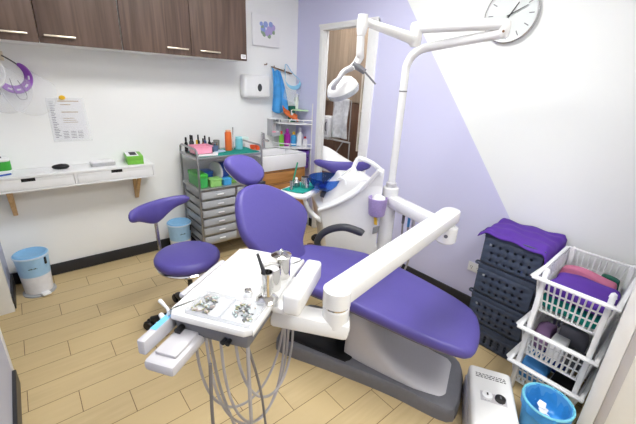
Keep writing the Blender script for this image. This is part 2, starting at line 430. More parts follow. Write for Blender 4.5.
# notice in a sleeve
t = thing('wall_notice', 'printed notice in a clear sleeve held by a yellow pin on the wall', 'notice', (-2.19, -.005, 1.11))
MB().prism([(-2.30, 1.425), (-2.09, 1.435), (-2.075, 1.115), (-2.30, 1.12)], (0, -.002, 0), (1, 0, 0), (0, 0, 1), (0, -.003, 0)).build('price_sheet', PAPER, t)
m = MB()
for i in range(22): m.box(-2.292, -2.265+random.uniform(-.008, .012), -.0062, -.0052, 1.40-i*.0125, 1.405-i*.0125)
for i in range(5):
    for x in (-2.24, -2.19, -2.145): m.box(x, x+.035, -.0062, -.0052, 1.132+i*.012, 1.136+i*.012)
m.build('printed_text', INK, t)
s = MB().box(-2.245, -2.10, -.008, -.0055, 1.20, 1.418).build('small_sheet', PAPER, t)
m = MB().box(-2.24, -2.105, -.0092, -.0082, 1.405, 1.412).box(-2.225, -2.12, -.0092, -.0082, 1.325, 1.332)
for i in range(3): m.box(-2.225, -2.15+.01*i, -.0092, -.0082, 1.28-i*.015, 1.284-i*.015)
m.box(-2.225, -2.16, -.0092, -.0082, 1.38, 1.386)
m.build('printed_text', mat('ochre_ink', (176, 150, 110), .8), s)
MB().prism([(-2.31, 1.43), (-2.07, 1.437), (-2.055, 1.105), (-2.31, 1.108)], (0, -.0095, 0), (1, 0, 0), (0, 0, 1), (0, -.001, 0)).build('clear_sleeve', CLEAR, t)
MB().lathe([(0, .018), (.012, .018), (.016, .012), (.012, .006), (.008, 0)], (-2.205, -.008, 1.435), (0, -1, 0), sx=1.3, seg=16).build('pin', YEL, t)

# face shields on a hook
t = thing('wall_hook', 'dark metal wall hook carrying the face shields', 'hook', (-2.5, -.02, 1.68))
MB().box(-2.515, -2.485, -.006, -.001, 1.67, 1.73, .002).tube([(-2.5, -.006, 1.7), (-2.5, -.05, 1.69), (-2.5, -.06, 1.71)], .004).build('hook_body', BRASS, t)
def shield(cx, cz, y, bandm, label, a0, a1):
    """headband ring hanging against the wall with its clear visor below"""
    t = thing('face_shield', label, 'face shield', (cx, y, cz-.25))
    def R_(a, w, k=1.0): r = .078+.05*w; return (cx+r*k*math.cos(a), y-.012-.035*w, cz+r*k*1.08*math.sin(a))
    def strip(u, v):
        a = math.radians(a0+(a1-a0)*u); wd_ = .28+.72*math.sin(PI*min(1, max(0, u)))**.6
        return R_(a, (v-.35)*wd_)
    b = MB(); b.grid(strip, 40, 4); b.build('headband', bandm, t, solid=.004)
    m = MB()
    for u in (.30, .46, .62, .76): m.grid(lambda p, q: (lambda P_: (P_[0], P_[1]-.004, P_[2]))(strip(u-.035+.07*p, .42+.2*q)), 6, 1)
    m.build('vent_slot', PAPER, t, solid=.002)
    a = math.radians(a0); e = R_(a, 0); f_ = R_(math.radians(a1), 0)
    m = MB(); m.tube([e, (cx+.005, y-.01, cz+.10), (cx-.035, y-.01, cz+.125), (cx-.05, y-.01, cz+.11), f_], .0045, smooth=6)
    m.tube([(cx-.02, y-.03, cz-.02), (cx-.01, y-.055, cz-.1), (cx+.01, y-.06, cz-.15), (cx+.045, y-.06, cz-.15), (cx+.05, y-.055, cz-.11), (cx+.02, y-.03, cz-.03)], .0025, smooth=6, seg=6)
    m.build('strap', DGREY, t)
    m = MB(); m.grid(lambda u, v: (lambda p: (p[0]+.075*v, p[1]-.03+.03*v-.02*math.sin(u*PI)*v, p[2]-.10*v))(R_(math.radians(20-200*u), .55+.9*v)), 26, 8)
    m.build('visor', mat('visor_film', (222, 226, 232), .1, var=.01, alpha=.13), t, solid=.0015)
shield(-2.462, 1.577, -.03, mat('purple_plastic', (150, 84, 190), .4), 'face shield with a purple headband hanging on the wall hook', 62, -165)
shield(-2.60, 1.60, -.10, W, 'face shield with a white headband hanging in front of the purple one', 70, -150)

# picture, dispenser, apron rail
t = thing('canvas_picture', 'small square canvas of lilac and blue flowers on the back wall', 'picture', (-.41, -.015, 1.955))
MB().box(-.568, -.252, -.028, -.002, 1.957, 2.24, .003).build('canvas', PAPER, t)
def blossom(name, spots, m_):
    b = MB()
    for x, z, r in spots:
        for k in range(4):
            rr = r*(1-.22*k); b.lathe([(0, .0012*(k+1)), (rr*.8, .0012*(k+1)), (rr, .0004)], (x+.006*math.sin(k*2.1), -.028, z+.005*math.cos(k*2.1)), (0, -1, 0), seg=9)
    b.build(name, m_, t)
blossom('leaf_print', [(-.455, 2.08, .022), (-.44, 2.06, .02), (-.38, 2.05, .022), (-.33, 2.09, .02), (-.46, 2.13, .018)], mat('sage_print', (150, 172, 150), .8))
blossom('blue_flower_print', [(-.45, 2.105, .03), (-.42, 2.15, .028), (-.36, 2.155, .026), (-.47, 2.15, .02)], mat('blue_print', (150, 168, 220), .8))
blossom('lilac_flower_print', [(-.37, 2.1, .042), (-.405, 2.075, .03), (-.335, 2.13, .03)], mat('lilac_print', (182, 168, 218), .8))
t = thing('towel_dispenser', 'white paper towel dispenser on the back wall', 'dispenser', (-.57, -.06, 1.455))
MB().box(-.72, -.415, -.115, -.002, 1.462, 1.68, .028, seg=4).build('housing', W, t)
MB().lathe([(0, .004), (.026, .004), (.03, 0)], (-.545, -.115, 1.56), (0, -1, 0), sx=.85, sy=1.25).build('window', DGREY, t)
t = thing('wall_rail', 'short brass hanging rail with pegs beside the corner', 'rail', (-.27, -.02, 1.73))
MB().tube([(-.35, -.028, 1.77), (-.09, -.028, 1.715)], .007).build('bar', BROWNM, t)
for x, z in ((-.42, 1.785), (-.33, 1.765), (-.2, 1.74), (-.1, 1.715)): MB().tube([(x, -.001, z), (x, -.045, z), (x, -.05, z+.015)], .005, seg=8).build('peg', BROWNM, t)
m = MB()
def apron(u, v):
    w_ = .10+.12*v; x = -.36-.02*v+w_*u*1.05+.02*v; z = 1.765-.05*u-.43*v-.02*math.sin(u*6)
    return (x+.008*math.sin(v*4), -.05-.013*math.sin(u*13+v*3)-.012*v, z)
m.grid(apron, 26, 20); a_ = m.build('blue_apron', SKY, solid=.003, ang=80); tag(a_, 'blue cloth apron hanging from the wall rail', 'apron')
t = thing('visor_cap', 'pale blue face visor hanging at the right end of the wall rail', 'visor', (-.12, -.08, 1.6))
m = MB(); m.grid(lambda u, v: (-.12+.1*math.sin(-1.4+2.8*u)+.02*v, -.085-.02*math.cos(-1.4+2.8*u), 1.665-.075*math.cos(-1.4+2.8*u)-.04*v), 20, 3); m.build('headband', mat('pale_blue_plastic', (150, 210, 238), .4), t, solid=.004)
MB().tube([(-.215, -.09, 1.66), (-.2, -.06, 1.78), (-.17, -.05, 1.8), (-.1, -.06, 1.72), (-.02, -.085, 1.66)], .004, smooth=6).build('strap', mat('pale_blue_plastic', (150, 210, 238), .4), t)
m = MB(); m.grid(lambda u, v: (-.115+.115*math.sin(-1.2+2.4*u)-.03*v, -.095-.02*math.cos(-1.2+2.4*u), 1.62-.075*math.cos(-1.2+2.4*u)-.12*v), 18, 5); m.build('clear_visor', CLEAR, t, solid=.0015)

# ================================================================== PEDAL BINS
def pedal_bin(x, y, label, g='blue and white pedal bins'):
    t = thing('pedal_bin', label, 'bin', (x, y, 0), g)
    MB().lathe([(0, .001), (.078, .001), (.082, .02), (.088, .02), (.096, .165), (.09, .165), (.08, .03), (0, .03)], (x, y, 0), seg=36).build('lower_body', mat('white_bin_plastic', (225, 226, 232), .35), t)
    MB().lathe([(.096, .165), (.106, .318), (.100, .318), (.09, .17)], (x, y, 0), seg=36).build('upper_body', mat('pale_blue_bin', (160, 200, 232), .35), t)
    MB().lathe([(.107, .322), (.107, .33), (.098, .336), (.09, .328), (.05, .318), (0, .316)], (x, y, 0), seg=36).build('lid', LBLUE, t)
    MB().lathe([(.104, .312), (.112, .314), (.112, .324), (.105, .326)], (x, y, 0), seg=36).build('rim', mat('ice_rim', (200, 218, 236), .35), t)
    MB().lathe([(.07, 0), (.105, 0), (.105, .01), (.085, .016)], (x, y, 0), seg=36).build('foot_ring', FROST, t)
    MB().box(.085, .135, -.028, .028, .012, .028, .006, Matrix.Translation((x, y, 0)) @ Matrix.Rotation(-1.25, 4, 'Z')).build('pedal', W, t)
    q = Matrix.Translation((x, y, 0)) @ Matrix.Rotation(-.75, 4, 'Z')
    MB().box(.100, .110, -.008, .008, .25, .305, .003, q).build('latch', BLACK, t)
    m = MB()
    for k in range(7): m.box(.1005, .1025, -.03+.008*k, -.0245+.008*k, .235, .239+.003*(k % 3), 0, Matrix.Translation((x, y, 0)) @ Matrix.Rotation(-1.6, 4, 'Z'))
    m.build('printed_text', DINK, t)
    return t
pb = pedal_bin(-2.61, -.22, 'blue and white pedal bin in the left corner under the desk')
dup(pb, (-1.50, -.2, 0), 'blue and white pedal bin beside the steel drawer trolley')

# ================================================================== STEEL TROLLEY
t = thing('drawer_trolley', 'steel tube trolley with clear drawers below and supplies on top', 'trolley', (-1.075, -.3, 0))
X0, X1, Y0, Y1 = -1.39, -.765, -.5, -.1
for x in (X0, X1):
    f = MB(); f.tube([(x, Y0, .08), (x, Y0, 1.0), (x, Y0+.012, 1.035), (x, Y0+.045, 1.05), (x, Y1-.045, 1.05), (x, Y1-.012, 1.035), (x, Y1, 1.0), (x, Y1, .08)], .0095); f.build('side_frame', TUBE, t)
f = MB()
for z in (.172, .69, .972):
    f.bar((X0, Y0, z), (X1, Y0, z), .012, .018).bar((X0, Y1, z), (X1, Y1, z), .012, .018).bar((X0, Y0, z), (X0, Y1, z), .012, .018).bar((X1, Y0, z), (X1, Y1, z), .012, .018)
f.bar((-1.045, Y0, .17), (-1.045, Y0, .69), .018, .012, up=(0, 1, 0)).bar((-1.045, Y1, .17), (-1.045, Y1, .69), .018, .012, up=(0, 1, 0))
for k in range(1, 6):
    z = .172+k*.0863
    for x in (X0+.004, -1.045): f.bar((x, Y0, z), (x, Y1, z), .01, .008)
    f.bar((X0, Y0, z), (-1.045, Y0, z), .008, .008)
f.build('rails', TUBE, t)
MB().box(X0, X1, Y0, Y1, .975, .985).build('top_shelf', LEDG, t)
MB().box(X0, X1, Y0, Y1, .693, .703).build('middle_shelf', LEDG, t)
for c, (a, b_) in enumerate(((X0+.014, -1.057), (-1.033, X1-.014))):
    for k in range(6):
        z = .180+k*.0863
        m = MB(); m.box(a, b_, Y0-.008, Y0, z, z+.066, .003).box(a, a+.004, Y0, Y1+.0, z, z+.066).box(b_-.004, b_, Y0, Y1, z, z+.066).box(a, b_, Y1-.004, Y1, z, z+.066).box(a, b_, Y0, Y1, z, z+.004)
        dd = m.build('drawer', FROST, t)
        xm = (a+b_)/2+.01
        MB().box(xm-.03, xm+.03, Y0-.02, Y0-.008, z+.025, z+.037, .004).build('drawer_handle', W, dd)
for x in (X0, X1):
    for y in (Y0, Y1):
        m = MB(); m.lathe([(0, -.011), (.034, -.011), (.038, 0), (.034, .011), (0, .011)], (x, y, .039), (1, 0, 0), seg=18).box(x-.014, x+.014, y-.012, y+.012, .05, .085)
        m.build('castor', BLACK, t)
# top: teal mat and supplies
m = MB(); m.grid(lambda u, v: (-1.36+.585*u, -.48+.3*v, .987+wob(u, v, 0, .25, .0012)), 20, 12)
tag(m.build('teal_mat', TEAL, solid=.003), 'teal cloth mat spread over the top of the steel trolley', 'cloth')
tag(MB().prism([(-1.37, -.47), (-1.2, -.485), (-1.14, -.36), (-1.3, -.33)], (0, 0, .9915), (1, 0, 0), (0, 1, 0), (0, 0, .005)).build('paper_sheet', PAPER), 'white paper sheet under the pink basket on the trolley', 'paper')
t = thing('pink_basket', 'pink plastic basket on the trolley top holding small items', 'basket', (-1.28, -.33, .997))
m = MB(); a, b_, c, d_ = -1.375, -1.215, -.41, -.29
for z0, z1, k in ((.998, 1.06, .004),):
    m.box(a, b_, c, c+k, z0, z1).box(a, b_, d_-k, d_, z0, z1).box(a, a+k, c, d_, z0, z1).box(b_-k, b_, c, d_, z0, z1).box(a, b_, c, d_, z0, z0+k)
m.build('tub', PINK, t)
m = MB(); m.box(a-.006, b_+.006, c-.006, c+.004, 1.058, 1.066).box(a-.006, b_+.006, d_-.004, d_+.006, 1.058, 1.066).box(a-.006, a+.004, c, d_, 1.058, 1.066).box(b_-.004, b_+.006, c, d_, 1.058, 1.066)
m.build('rim', PINK, t)
bl = [(-1.37, -.2, BLACK, .13), (-1.33, -.21, DGREY, .15), (-1.30, -.17, BLACK, .14), (-1.27, -.2, YEL, .1), (-1.24, -.16, BLACK, .14), (-1.21, -.2, mat('amber', (120, 70, 40), .3), .11), (-1.18, -.17, mat('steel_blue', (60, 80, 130), .4), .13), (-1.35, -.15, BLACK, .12), (-1.15, -.2, BLACK, .12)]
names = ['black-capped small bottle at the back left end of the trolley top', 'dark grey small bottle second from the left at the back of the trolley top', 'tall black bottle near the back left of the trolley top', 'low yellow-capped jar among the black bottles on the trolley', 'black bottle right of the yellow-capped jar on the trolley', 'amber small bottle among the black bottles on the trolley', 'steel blue small bottle right of the black bottles on the trolley', 'black bottle by the back wall behind the other trolley bottles', 'black bottle at the right end of the bottle group on the trolley']
for (x, y, mm, h), lb in zip(bl, names):
    t = thing('small_bottle', lb, 'bottle', (x, y, .9905), 'small bottles on the trolley top')
    MB().lathe([(0, 0), (.014, 0), (.014, h*.55), (.006, h*.68), (.006, h*.7), (0, h*.7)], (x, y, .991), seg=14).build('bottle_body', mm, t)
    MB().lathe([(0, 0), (.008, 0), (.007, h*.28), (0, h*.3)], (x, y, .991+h*.7), seg=12).build('cap', BLACK if mm is not YEL else YEL, t)
for x, y, h, mm, lb in ((-1.12, -.24, .07, STEEL, 'small steel cup left of the orange bottle on the trolley'), (-1.08, -.2, .085, mat('grey_glass', (130, 130, 125), .2), 'grey glass jar behind the steel cup on the trolley'), (-1.14, -.3, .05, mat('slate_blue', (90, 110, 140), .5), 'low slate blue pot beside the pink basket')):
    m = MB().lathe([(0, 0), (.026, 0), (.03, h), (.026, h), (.022, .006), (0, .006)], (x, y, .991), seg=20); tag(m.build('cup', mm), lb, 'cup')
tag(MB().prism([(-1.17, -.38), (-1.06, -.35), (-1.05, -.28), (-1.15, -.26)], (0, 0, .9915), (1, 0, 0), (0, 1, 0), (0, 0, .006)).build('wrapped_pad', mat('ice_blue_paper', (190, 215, 235), .6)), 'pale blue wrapped pad lying on the teal mat', 'pad')
t = thing('orange_bottle', 'tall orange bottle standing at the middle of the trolley top', 'bottle', (-1.005, -.3, .99))
MB().lathe([(0, 0), (.031, 0), (.033, .01), (.031, .165), (.02, .175), (0, .176)], (-1.005, -.3, .991), seg=24).build('bottle_body', ORANGE, t)
MB().lathe([(0, 0), (.024, 0), (.024, .012), (0, .014)], (-1.005, -.3, 1.167), seg=24).build('cap', mat('pale_orange', (235, 175, 140), .4), t)
tag(MB().tube([(-.957, -.3, .992), (-.953, -.29, 1.09), (-.945, -.28, 1.2)], [.008, .004, .007]).build('steel_tool', STEEL), 'thin upright steel tool beside the orange bottle', 'tool')
t = thing('jar', 'pale blue plastic jar right of the orange bottle', 'jar', (-.885, -.28, .99))
MB().lathe([(0, 0), (.036, 0), (.036, .09), (.03, .1), (0, .1)], (-.885, -.28, .991), seg=22).build('jar_body', mat('aqua_plastic', (120, 200, 215), .35, alpha=.85), t)
MB().lathe([(0, 0), (.033, 0), (.033, .018), (0, .018)], (-.885, -.28, 1.091), seg=22).build('lid', mat('aqua_plastic2', (150, 215, 225), .35), t)
t = thing('white_jar', 'white round tub with a mint lid at the back left corner of the wash basin', 'jar', (-.712, -.075, .926))
MB().lathe([(0, 0), (.036, 0), (.036, .112), (0, .112)], (-.712, -.075, .927), seg=22).build('jar_body', W, t)
MB().lathe([(0, 0), (.041, 0), (.041, .025), (.036, .03), (0, .03)], (-.712, -.075, 1.04), seg=22).build('lid', mat('mint_white', (215, 232, 225), .4), t)
# middle shelf
def tubbox(name, x0, x1, y0, y1, z, h, bm_, lm, label, cat='box'):
    t = thing(name, label, cat, ((x0+x1)/2, (y0+y1)/2, z))
    MB().prism(rrect(x0, x1, y0, y1, .015), (0, 0, z+.001), (1, 0, 0), (0, 1, 0), (0, 0, h*.75), .004).build('tub', bm_, t)
    MB().prism(rrect(x0-.004, x1+.004, y0-.004, y1+.004, .015), (0, 0, z+.001+h*.75), (1, 0, 0), (0, 1, 0), (0, 0, h*.25), .004).build('lid', lm, t)
Z = .703
tubbox('storage_tub', -1.375, -1.29, -.46, -.2, Z, .12, mat('green_tub', (60, 165, 85), .35), GREEN, 'green lidded tub at the left end of the trolley middle shelf')
tubbox('storage_tub', -1.285, -1.19, -.34, -.22, Z, .115, BLUE, BLUE, 'blue lidded tub behind the lime tub on the trolley middle shelf')
tubbox('storage_tub', -1.275, -1.165, -.475, -.37, Z, .07, mat('lime_tub', (140, 195, 110), .4), mat('lime_tub', (140, 195, 110), .4), 'lime green low tub at the front of the trolley middle shelf')
tubbox('storage_tub', -1.15, -1.07, -.475, -.39, Z, .06, CYAN, CYAN, 'small cyan tub at the front of the trolley middle shelf')
tubbox('storage_tub', -1.06, -.985, -.44, -.33, Z, .065, mat('moss_tub', (110, 160, 70), .4), mat('moss_tub', (110, 160, 70), .4), 'moss green small tub right of the cyan tub')
t = thing('round_canister', 'navy blue cylinder lying on its side on the trolley middle shelf', 'canister', (-1.1, -.33, Z))
MB().lathe([(0, 0), (.088, 0), (.088, .15), (0, .15)], (-1.16, -.33, Z+.104), (1, .25, 0), seg=32).build('drum', mat('deep_blue_plastic', (34, 62, 140), .35), t)
MB().lathe([(0, -.012), (.096, -.012), (.1, -.006), (.1, .004), (.088, .004)], (-1.16, -.33, Z+.104), (1, .25, 0), seg=32).build('end_cap', LGREY, t)
t = thing('spray_bottle', 'white and blue small bottle at the right of the trolley middle shelf', 'bottle', (-.955, -.45, Z))
MB().lathe([(0, 0), (.03, 0), (.03, .07), (.012, .09), (.012, .1), (0, .1)], (-.955, -.45, Z+.001), seg=18).build('bottle_body', W, t)
MB().lathe([(.0305, .02), (.0305, .055)], (-.955, -.45, Z+.001), seg=18).build('blue_band', CYAN, t, solid=.001)
MB().lathe([(0, 0), (.014, 0), (.014, .02), (0, .02)], (-.955, -.45, Z+.102), seg=14).build('cap', BLUE, t)

# ================================================================== WASH BASIN AND CABINET
t = thing('vanity_cabinet', 'honey wood drawer cabinet under the white wash basin', 'cabinet', (-.46, -.23, 0))
MB().box(-.735, -.185, -.43, -.02, .18, .768, .002).build('body', OAK, t)
MB().box(-.71, -.21, -.4, -.05, 0, .18).build('plinth', DGREY, t)
for z0, z1 in ((.19, .47), (.478, .63), (.638, .762)):
    dd = MB().box(-.733, -.187, -.447, -.431, z0, z1, .002).build('drawer', OAK, t)
    MB().box(-.72, -.2, -.4475, -.446, z1-.012, z1-.004).build('grip_slot', DWOOD, dd)
t = thing('wash_basin', 'white ceramic wash basin on the honey wood cabinet', 'basin', (-.46, -.23, .77))
m = MB(); m.box(-.745, -.18, -.455, -.405, .772, .925, .008).box(-.745, -.18, -.13, -.02, .772, .925, .008).box(-.745, -.69, -.41, -.12, .772, .925, .006).box(-.235, -.18, -.41, -.12, .772, .925, .006).box(-.7, -.22, -.41, -.12, .772, .80)
m.build('basin', BASIN, t)
MB().lathe([(0, .003), (.02, .003), (.022, 0)], (-.46, -.25, .80), seg=18).build('drain', CHROME, t)
t = thing('faucet', 'steel faucet standing at the back of the wash basin', 'faucet', (-.49, -.08, .925))
MB().box(-.51, -.475, -.095, -.06, .926, 1.09, .004).build('column', STEEL, t)
MB().bar((-.492, -.08, 1.035), (-.492, -.19, 1.03), .026, .018, .004).build('spout', STEEL, t)
MB().bar((-.492, -.10, 1.096), (-.492, -.05, 1.10), .02, .01, .003).build('lever', STEEL, t)
for k, (x, y) in enumerate(((-.63, -.095), (-.565, -.085))):
    t = thing('orange_cup', ['orange cup at the back left of the wash basin', 'orange cup nearest the faucet on the wash basin'][k], 'cup', (x, y, .926), 'orange cups on the wash basin')
    MB().lathe([(0, 0), (.022, 0), (.03, .055), (.026, .055), (.019, .005), (0, .005)], (x, y, .9265), seg=18).build('cup_body', mat('bright_orange', (232, 96, 50), .4), t)

# ================================================================== CORNER RACK
t = thing('corner_rack', 'white wire corner rack between the basin and the doorway', 'rack', (-.16, -.14, 0))
P4 = [(-.33, -.03), (-.02, -.03), (-.02, -.33)]
for x, y in P4: MB().tube([(x, y, .0 if y < -.3 else .93), (x, y, 1.42)], .006, seg=8).build('post', W, t)
def quarter(z): return [(-.335, -.02, z), (-.02, -.02, z), (-.02, -.335, z), (-.12, -.31, z), (-.24, -.22, z), (-.31, -.12, z)]
for z in (.935, 1.195):
    m = MB(); m.prism([(p[0], p[1]) for p in quarter(z)], (0, 0, z), (1, 0, 0), (0, 1, 0), (0, 0, .012), .003)
    m.tube([(-.335, -.03, z+.05), (-.31, -.12, z+.05), (-.24, -.22, z+.05), (-.12, -.31, z+.05), (-.02, -.335, z+.05)], .005, smooth=4, seg=8)
    for q in quarter(z)[2:]: m.tube([q, (q[0], q[1], z+.05)], .004, seg=6)
    m.build('shelf', W, t)
MB().prism([(-.16, -.02), (-.02, -.02), (-.02, -.26), (-.12, -.24)], (0, 0, 1.335), (1, 0, 0), (0, 1, 0), (0, 0, .012), .003).build('upper_shelf', mat('pale_lime_plastic', (205, 240, 190), .4), t)
t = thing('small_wall_rack', 'clear wall rack with pink sponges above the wash basin', 'rack', (-.33, -.06, 1.06))
MB().box(-.39, -.27, -.1, -.003, 1.06, 1.066).box(-.39, -.27, -.1, -.096, 1.066, 1.1).box(-.39, -.386, -.1, -.003, 1.066, 1.24).box(-.274, -.27, -.1, -.003, 1.066, 1.24).build('clear_box', FROST, t)
MB().box(-.395, -.265, -.105, -.002, 1.24, 1.25, .002).build('cover', W, t)
sp = MB().box(-.375, -.32, -.08, -.03, 1.067, 1.11, .008).build('sponge', PINK); tag(sp, 'pink sponge in the clear wall rack', 'sponge')
sp = MB().box(-.315, -.285, -.085, -.03, 1.067, 1.115, .006).build('soap_carton', PAPER); tag(sp, 'small white carton beside the pink sponge', 'carton')
m = MB()
def dish(u, v):
    x = -.235+.15*u; w_ = (.04+.06*math.sin(PI*(u*.85+.1)))*(1-.3*u)
    return (x, -.10-.06*u+w_*(v-.5)*.9, 1.315-.095*u**.7+.045*(2*v-1)**2+.05*(v-.5))
m.grid(dish, 16, 8)
tag(m.build('orange_brush_tray', ORANGE, solid=.006, ang=80), 'orange dish leaning on the middle shelf of the corner rack', 'dish')
t = thing('detergent_box', 'dark green and white carton standing on the corner rack', 'carton', (-.14, -.08, 1.21))
MB().box(-.155, -.095, -.12, -.06, 1.209, 1.38, .003).build('carton_body', mat('bottle_green', (20, 100, 80), .5), t)
MB().prism([(-.156, .0), (-.125, .03), (-.15, .05), (-.12, .08), (-.15, .1), (-.13, .12), (-.156, .12)], (0, -.1205, 1.22), (1, 0, 0), (0, 0, 1), (0, -.001, 0)).build('printed_swirl', PAPER, t)
t = thing('spray_can', 'white tall can standing on top of the corner rack', 'can', (-.07, -.1, 1.348))
MB().lathe([(0, 0), (.024, 0), (.024, .12), (.018, .13), (0, .13)], (-.07, -.1, 1.348), seg=18).build('can_body', mat('ivory_plastic', (225, 232, 220), .4), t)
MB().lathe([(0, 0), (.017, 0), (.016, .03), (0, .032)], (-.07, -.1, 1.4785), seg=18).build('cap', W, t)
for x, y, h, r, bm_, cm, lb in ((-.265, -.1, .145, .028, LGREEN, RED, 'green bottle with a red cap on the lowest rack shelf'), (-.20, -.12, .165, .036, MAGENTA, MAGENTA, 'magenta bottle on the lowest rack shelf'), (-.125, -.14, .135, .034, CYAN, YEL, 'cyan bottle with a yellow cap on the lowest rack shelf'), (-.062, -.17, .175, .033, W, W, 'white pump bottle on the lowest rack shelf'), (-.05, -.255, .10, .026, W, RED, 'small white bottle with a red cap at the front of the rack shelf')):
    t = thing('bottle', lb, 'bottle', (x, y, .947))
    MB().lathe([(0, 0), (r, 0), (r, h*.75), (r*.45, h*.88), (r*.45, h*.92), (0, h*.92)], (x, y, .948), seg=18).build('bottle_body', bm_, t)
    MB().lathe([(0, 0), (r*.5, 0), (r*.45, h*.22), (0, h*.24)], (x, y, .949+h*.92), seg=14).build('cap', cm, t)
t = thing('hanging_basket', 'purple wire basket hanging below the corner rack', 'basket', (-.05, -.30, .70))
m = MB()
for z, r in ((.72, .05), (.80, .055), (.88, .06)): m.lathe([(r, 0), (r+.008, 0), (r+.008, .03), (r, .03)], (-.075, -.265, z), seg=18)
for k in range(8): a = k*PI/4; m.tube([(-.075+.05*math.cos(a), -.265+.05*math.sin(a), .72), (-.075+.06*math.cos(a), -.265+.06*math.sin(a), .91)], .004, seg=6)
m.lathe([(0, 0), (.05, 0), (.05, .006), (0, .006)], (-.075, -.265, .716), seg=18)
m.tube([(-.1, -.21, .9), (-.09, -.2, .942)], .004, seg=6)
m.build('purple_basket', mat('deep_purple_plastic', (110, 70, 170), .4), t)

# ================================================================== ROOM BEHIND THE DOORWAY
t = thing('wardrobe', 'tan and dark brown panelled wardrobe in the room behind the doorway', 'wardrobe', (.95, -.2, 0))
MB().box(.8, 1.3, -.95, .49, 1.42, 2.6).build('upper_body', TAN, t)
for a, b_ in ((-.95, -.44), (-.436, .0), (.004, .49)): MB().box(.785, .8, a, b_, 1.43, 2.6, .002).build('door', TAN, t)
MB().box(.82, 1.3, -.95, .49, 0, 1.42).build('lower_body', DWOOD, t)
for a, b_ in ((-.95, -.44), (-.436, .0), (.004, .49)): MB().box(.805, .82, a, b_, .05, 1.41, .002).build('lower_door', DWOOD, t)
t = thing('towel_stand', 'thin grey folding towel stand in the room behind the doorway', 'stand', (.5, -.25, 0))
TB = mat('grey_stand_tube', (170, 168, 164), .4)
MB().tube([(.5, -.40, 1.0), (.5, -.40, 1.46), (.5, -.1, 1.46), (.5, -.1, 1.0)], .006).tube([(.5, -.42, .98), (.5, .16, .98)], .012).tube([(.5, .16, 0), (.5, .16, .98)], .008).tube([(.5, -.42, 0), (.5, -.42, .98)], .008).tube([(.5, -.3, .97), (.5, .05, .5)], .007).build('tube_frame', TB, t)
MB().box(.42, .64, -.11, .15, .978, .992, .003).build('top_shelf', TB, t)
m = MB(); m.grid(lambda u, v: (.48-.02*math.sin(u*9)*v+.01*math.sin(v*8), -.38+.25*u, 1.475-.46*v), 16, 18)
tag(m.build('towel', TOWEL, solid=.012, ang=80), 'grey white towel hanging in the room behind the doorway', 'towel')
t = thing('steriliser', 'white box-shaped machine seen through the doorway', 'machine', (.55, .02, .995))
MB().box(.44, .62, -.09, .12, .994, 1.25, .012).build('housing', W, t)
MB().box(.432, .44, -.07, .09, 1.03, 1.22, .004).build('front_door', LGREY, t)
MB().tube([(.43, -.06, 1.08), (.415, -.06, 1.1), (.415, -.06, 1.17), (.43, -.06, 1.19)], .006).build('handle', DGREY, t)
t = thing('side_shelf', 'narrow white shelf unit at the right of the room behind the doorway', 'shelf', (.62, -.62, 0))
m = MB(); m.box(.5, .77, -.9, -.88, .9, 1.8).box(.5, .77, -.55, -.53, .9, 1.8)
for z in (.95, 1.1, 1.35, 1.78): m.box(.5, .77, -.88, -.55, z, z+.02)
m.build('shelf_unit', mat('cream_shelf', (214, 204, 186), .5), t)
tag(MB().box(.52, .66, -.66, -.57, 1.122, 1.26, .006).build('white_carton', PAPER), 'white carton on the narrow shelf behind the doorway', 'carton')
tag(MB().pillow([(-.06, -.07), (.06, -.07), (.06, .07), (-.06, .07)], lambda x, y, h: (.6+x, -.65+y, .972+h), .11, .03, .01).build('folded_cloth', TEAL), 'teal folded cloth on the narrow shelf behind the doorway', 'cloth')
t = thing('treatment_couch', 'couch under a white sheet in the room behind the doorway', 'couch', (.26, -.26, 0))
MB().box(.10, .42, -.72, .2, .0, .69, .02).build('couch_base', DWOOD, t)
m = MB(); m.pillow([(-.15, -.5), (.13, -.5), (.13, .5), (-.15, .5)], lambda x, y, h: (.27+x*.95, -.28+y*.86, .69+h*(1+.25*math.sin(y*6+1))+wob(x, y, h, .3, .008)), .14, .06, .04, n=72)
m.build('white_sheet', SHEET, t)

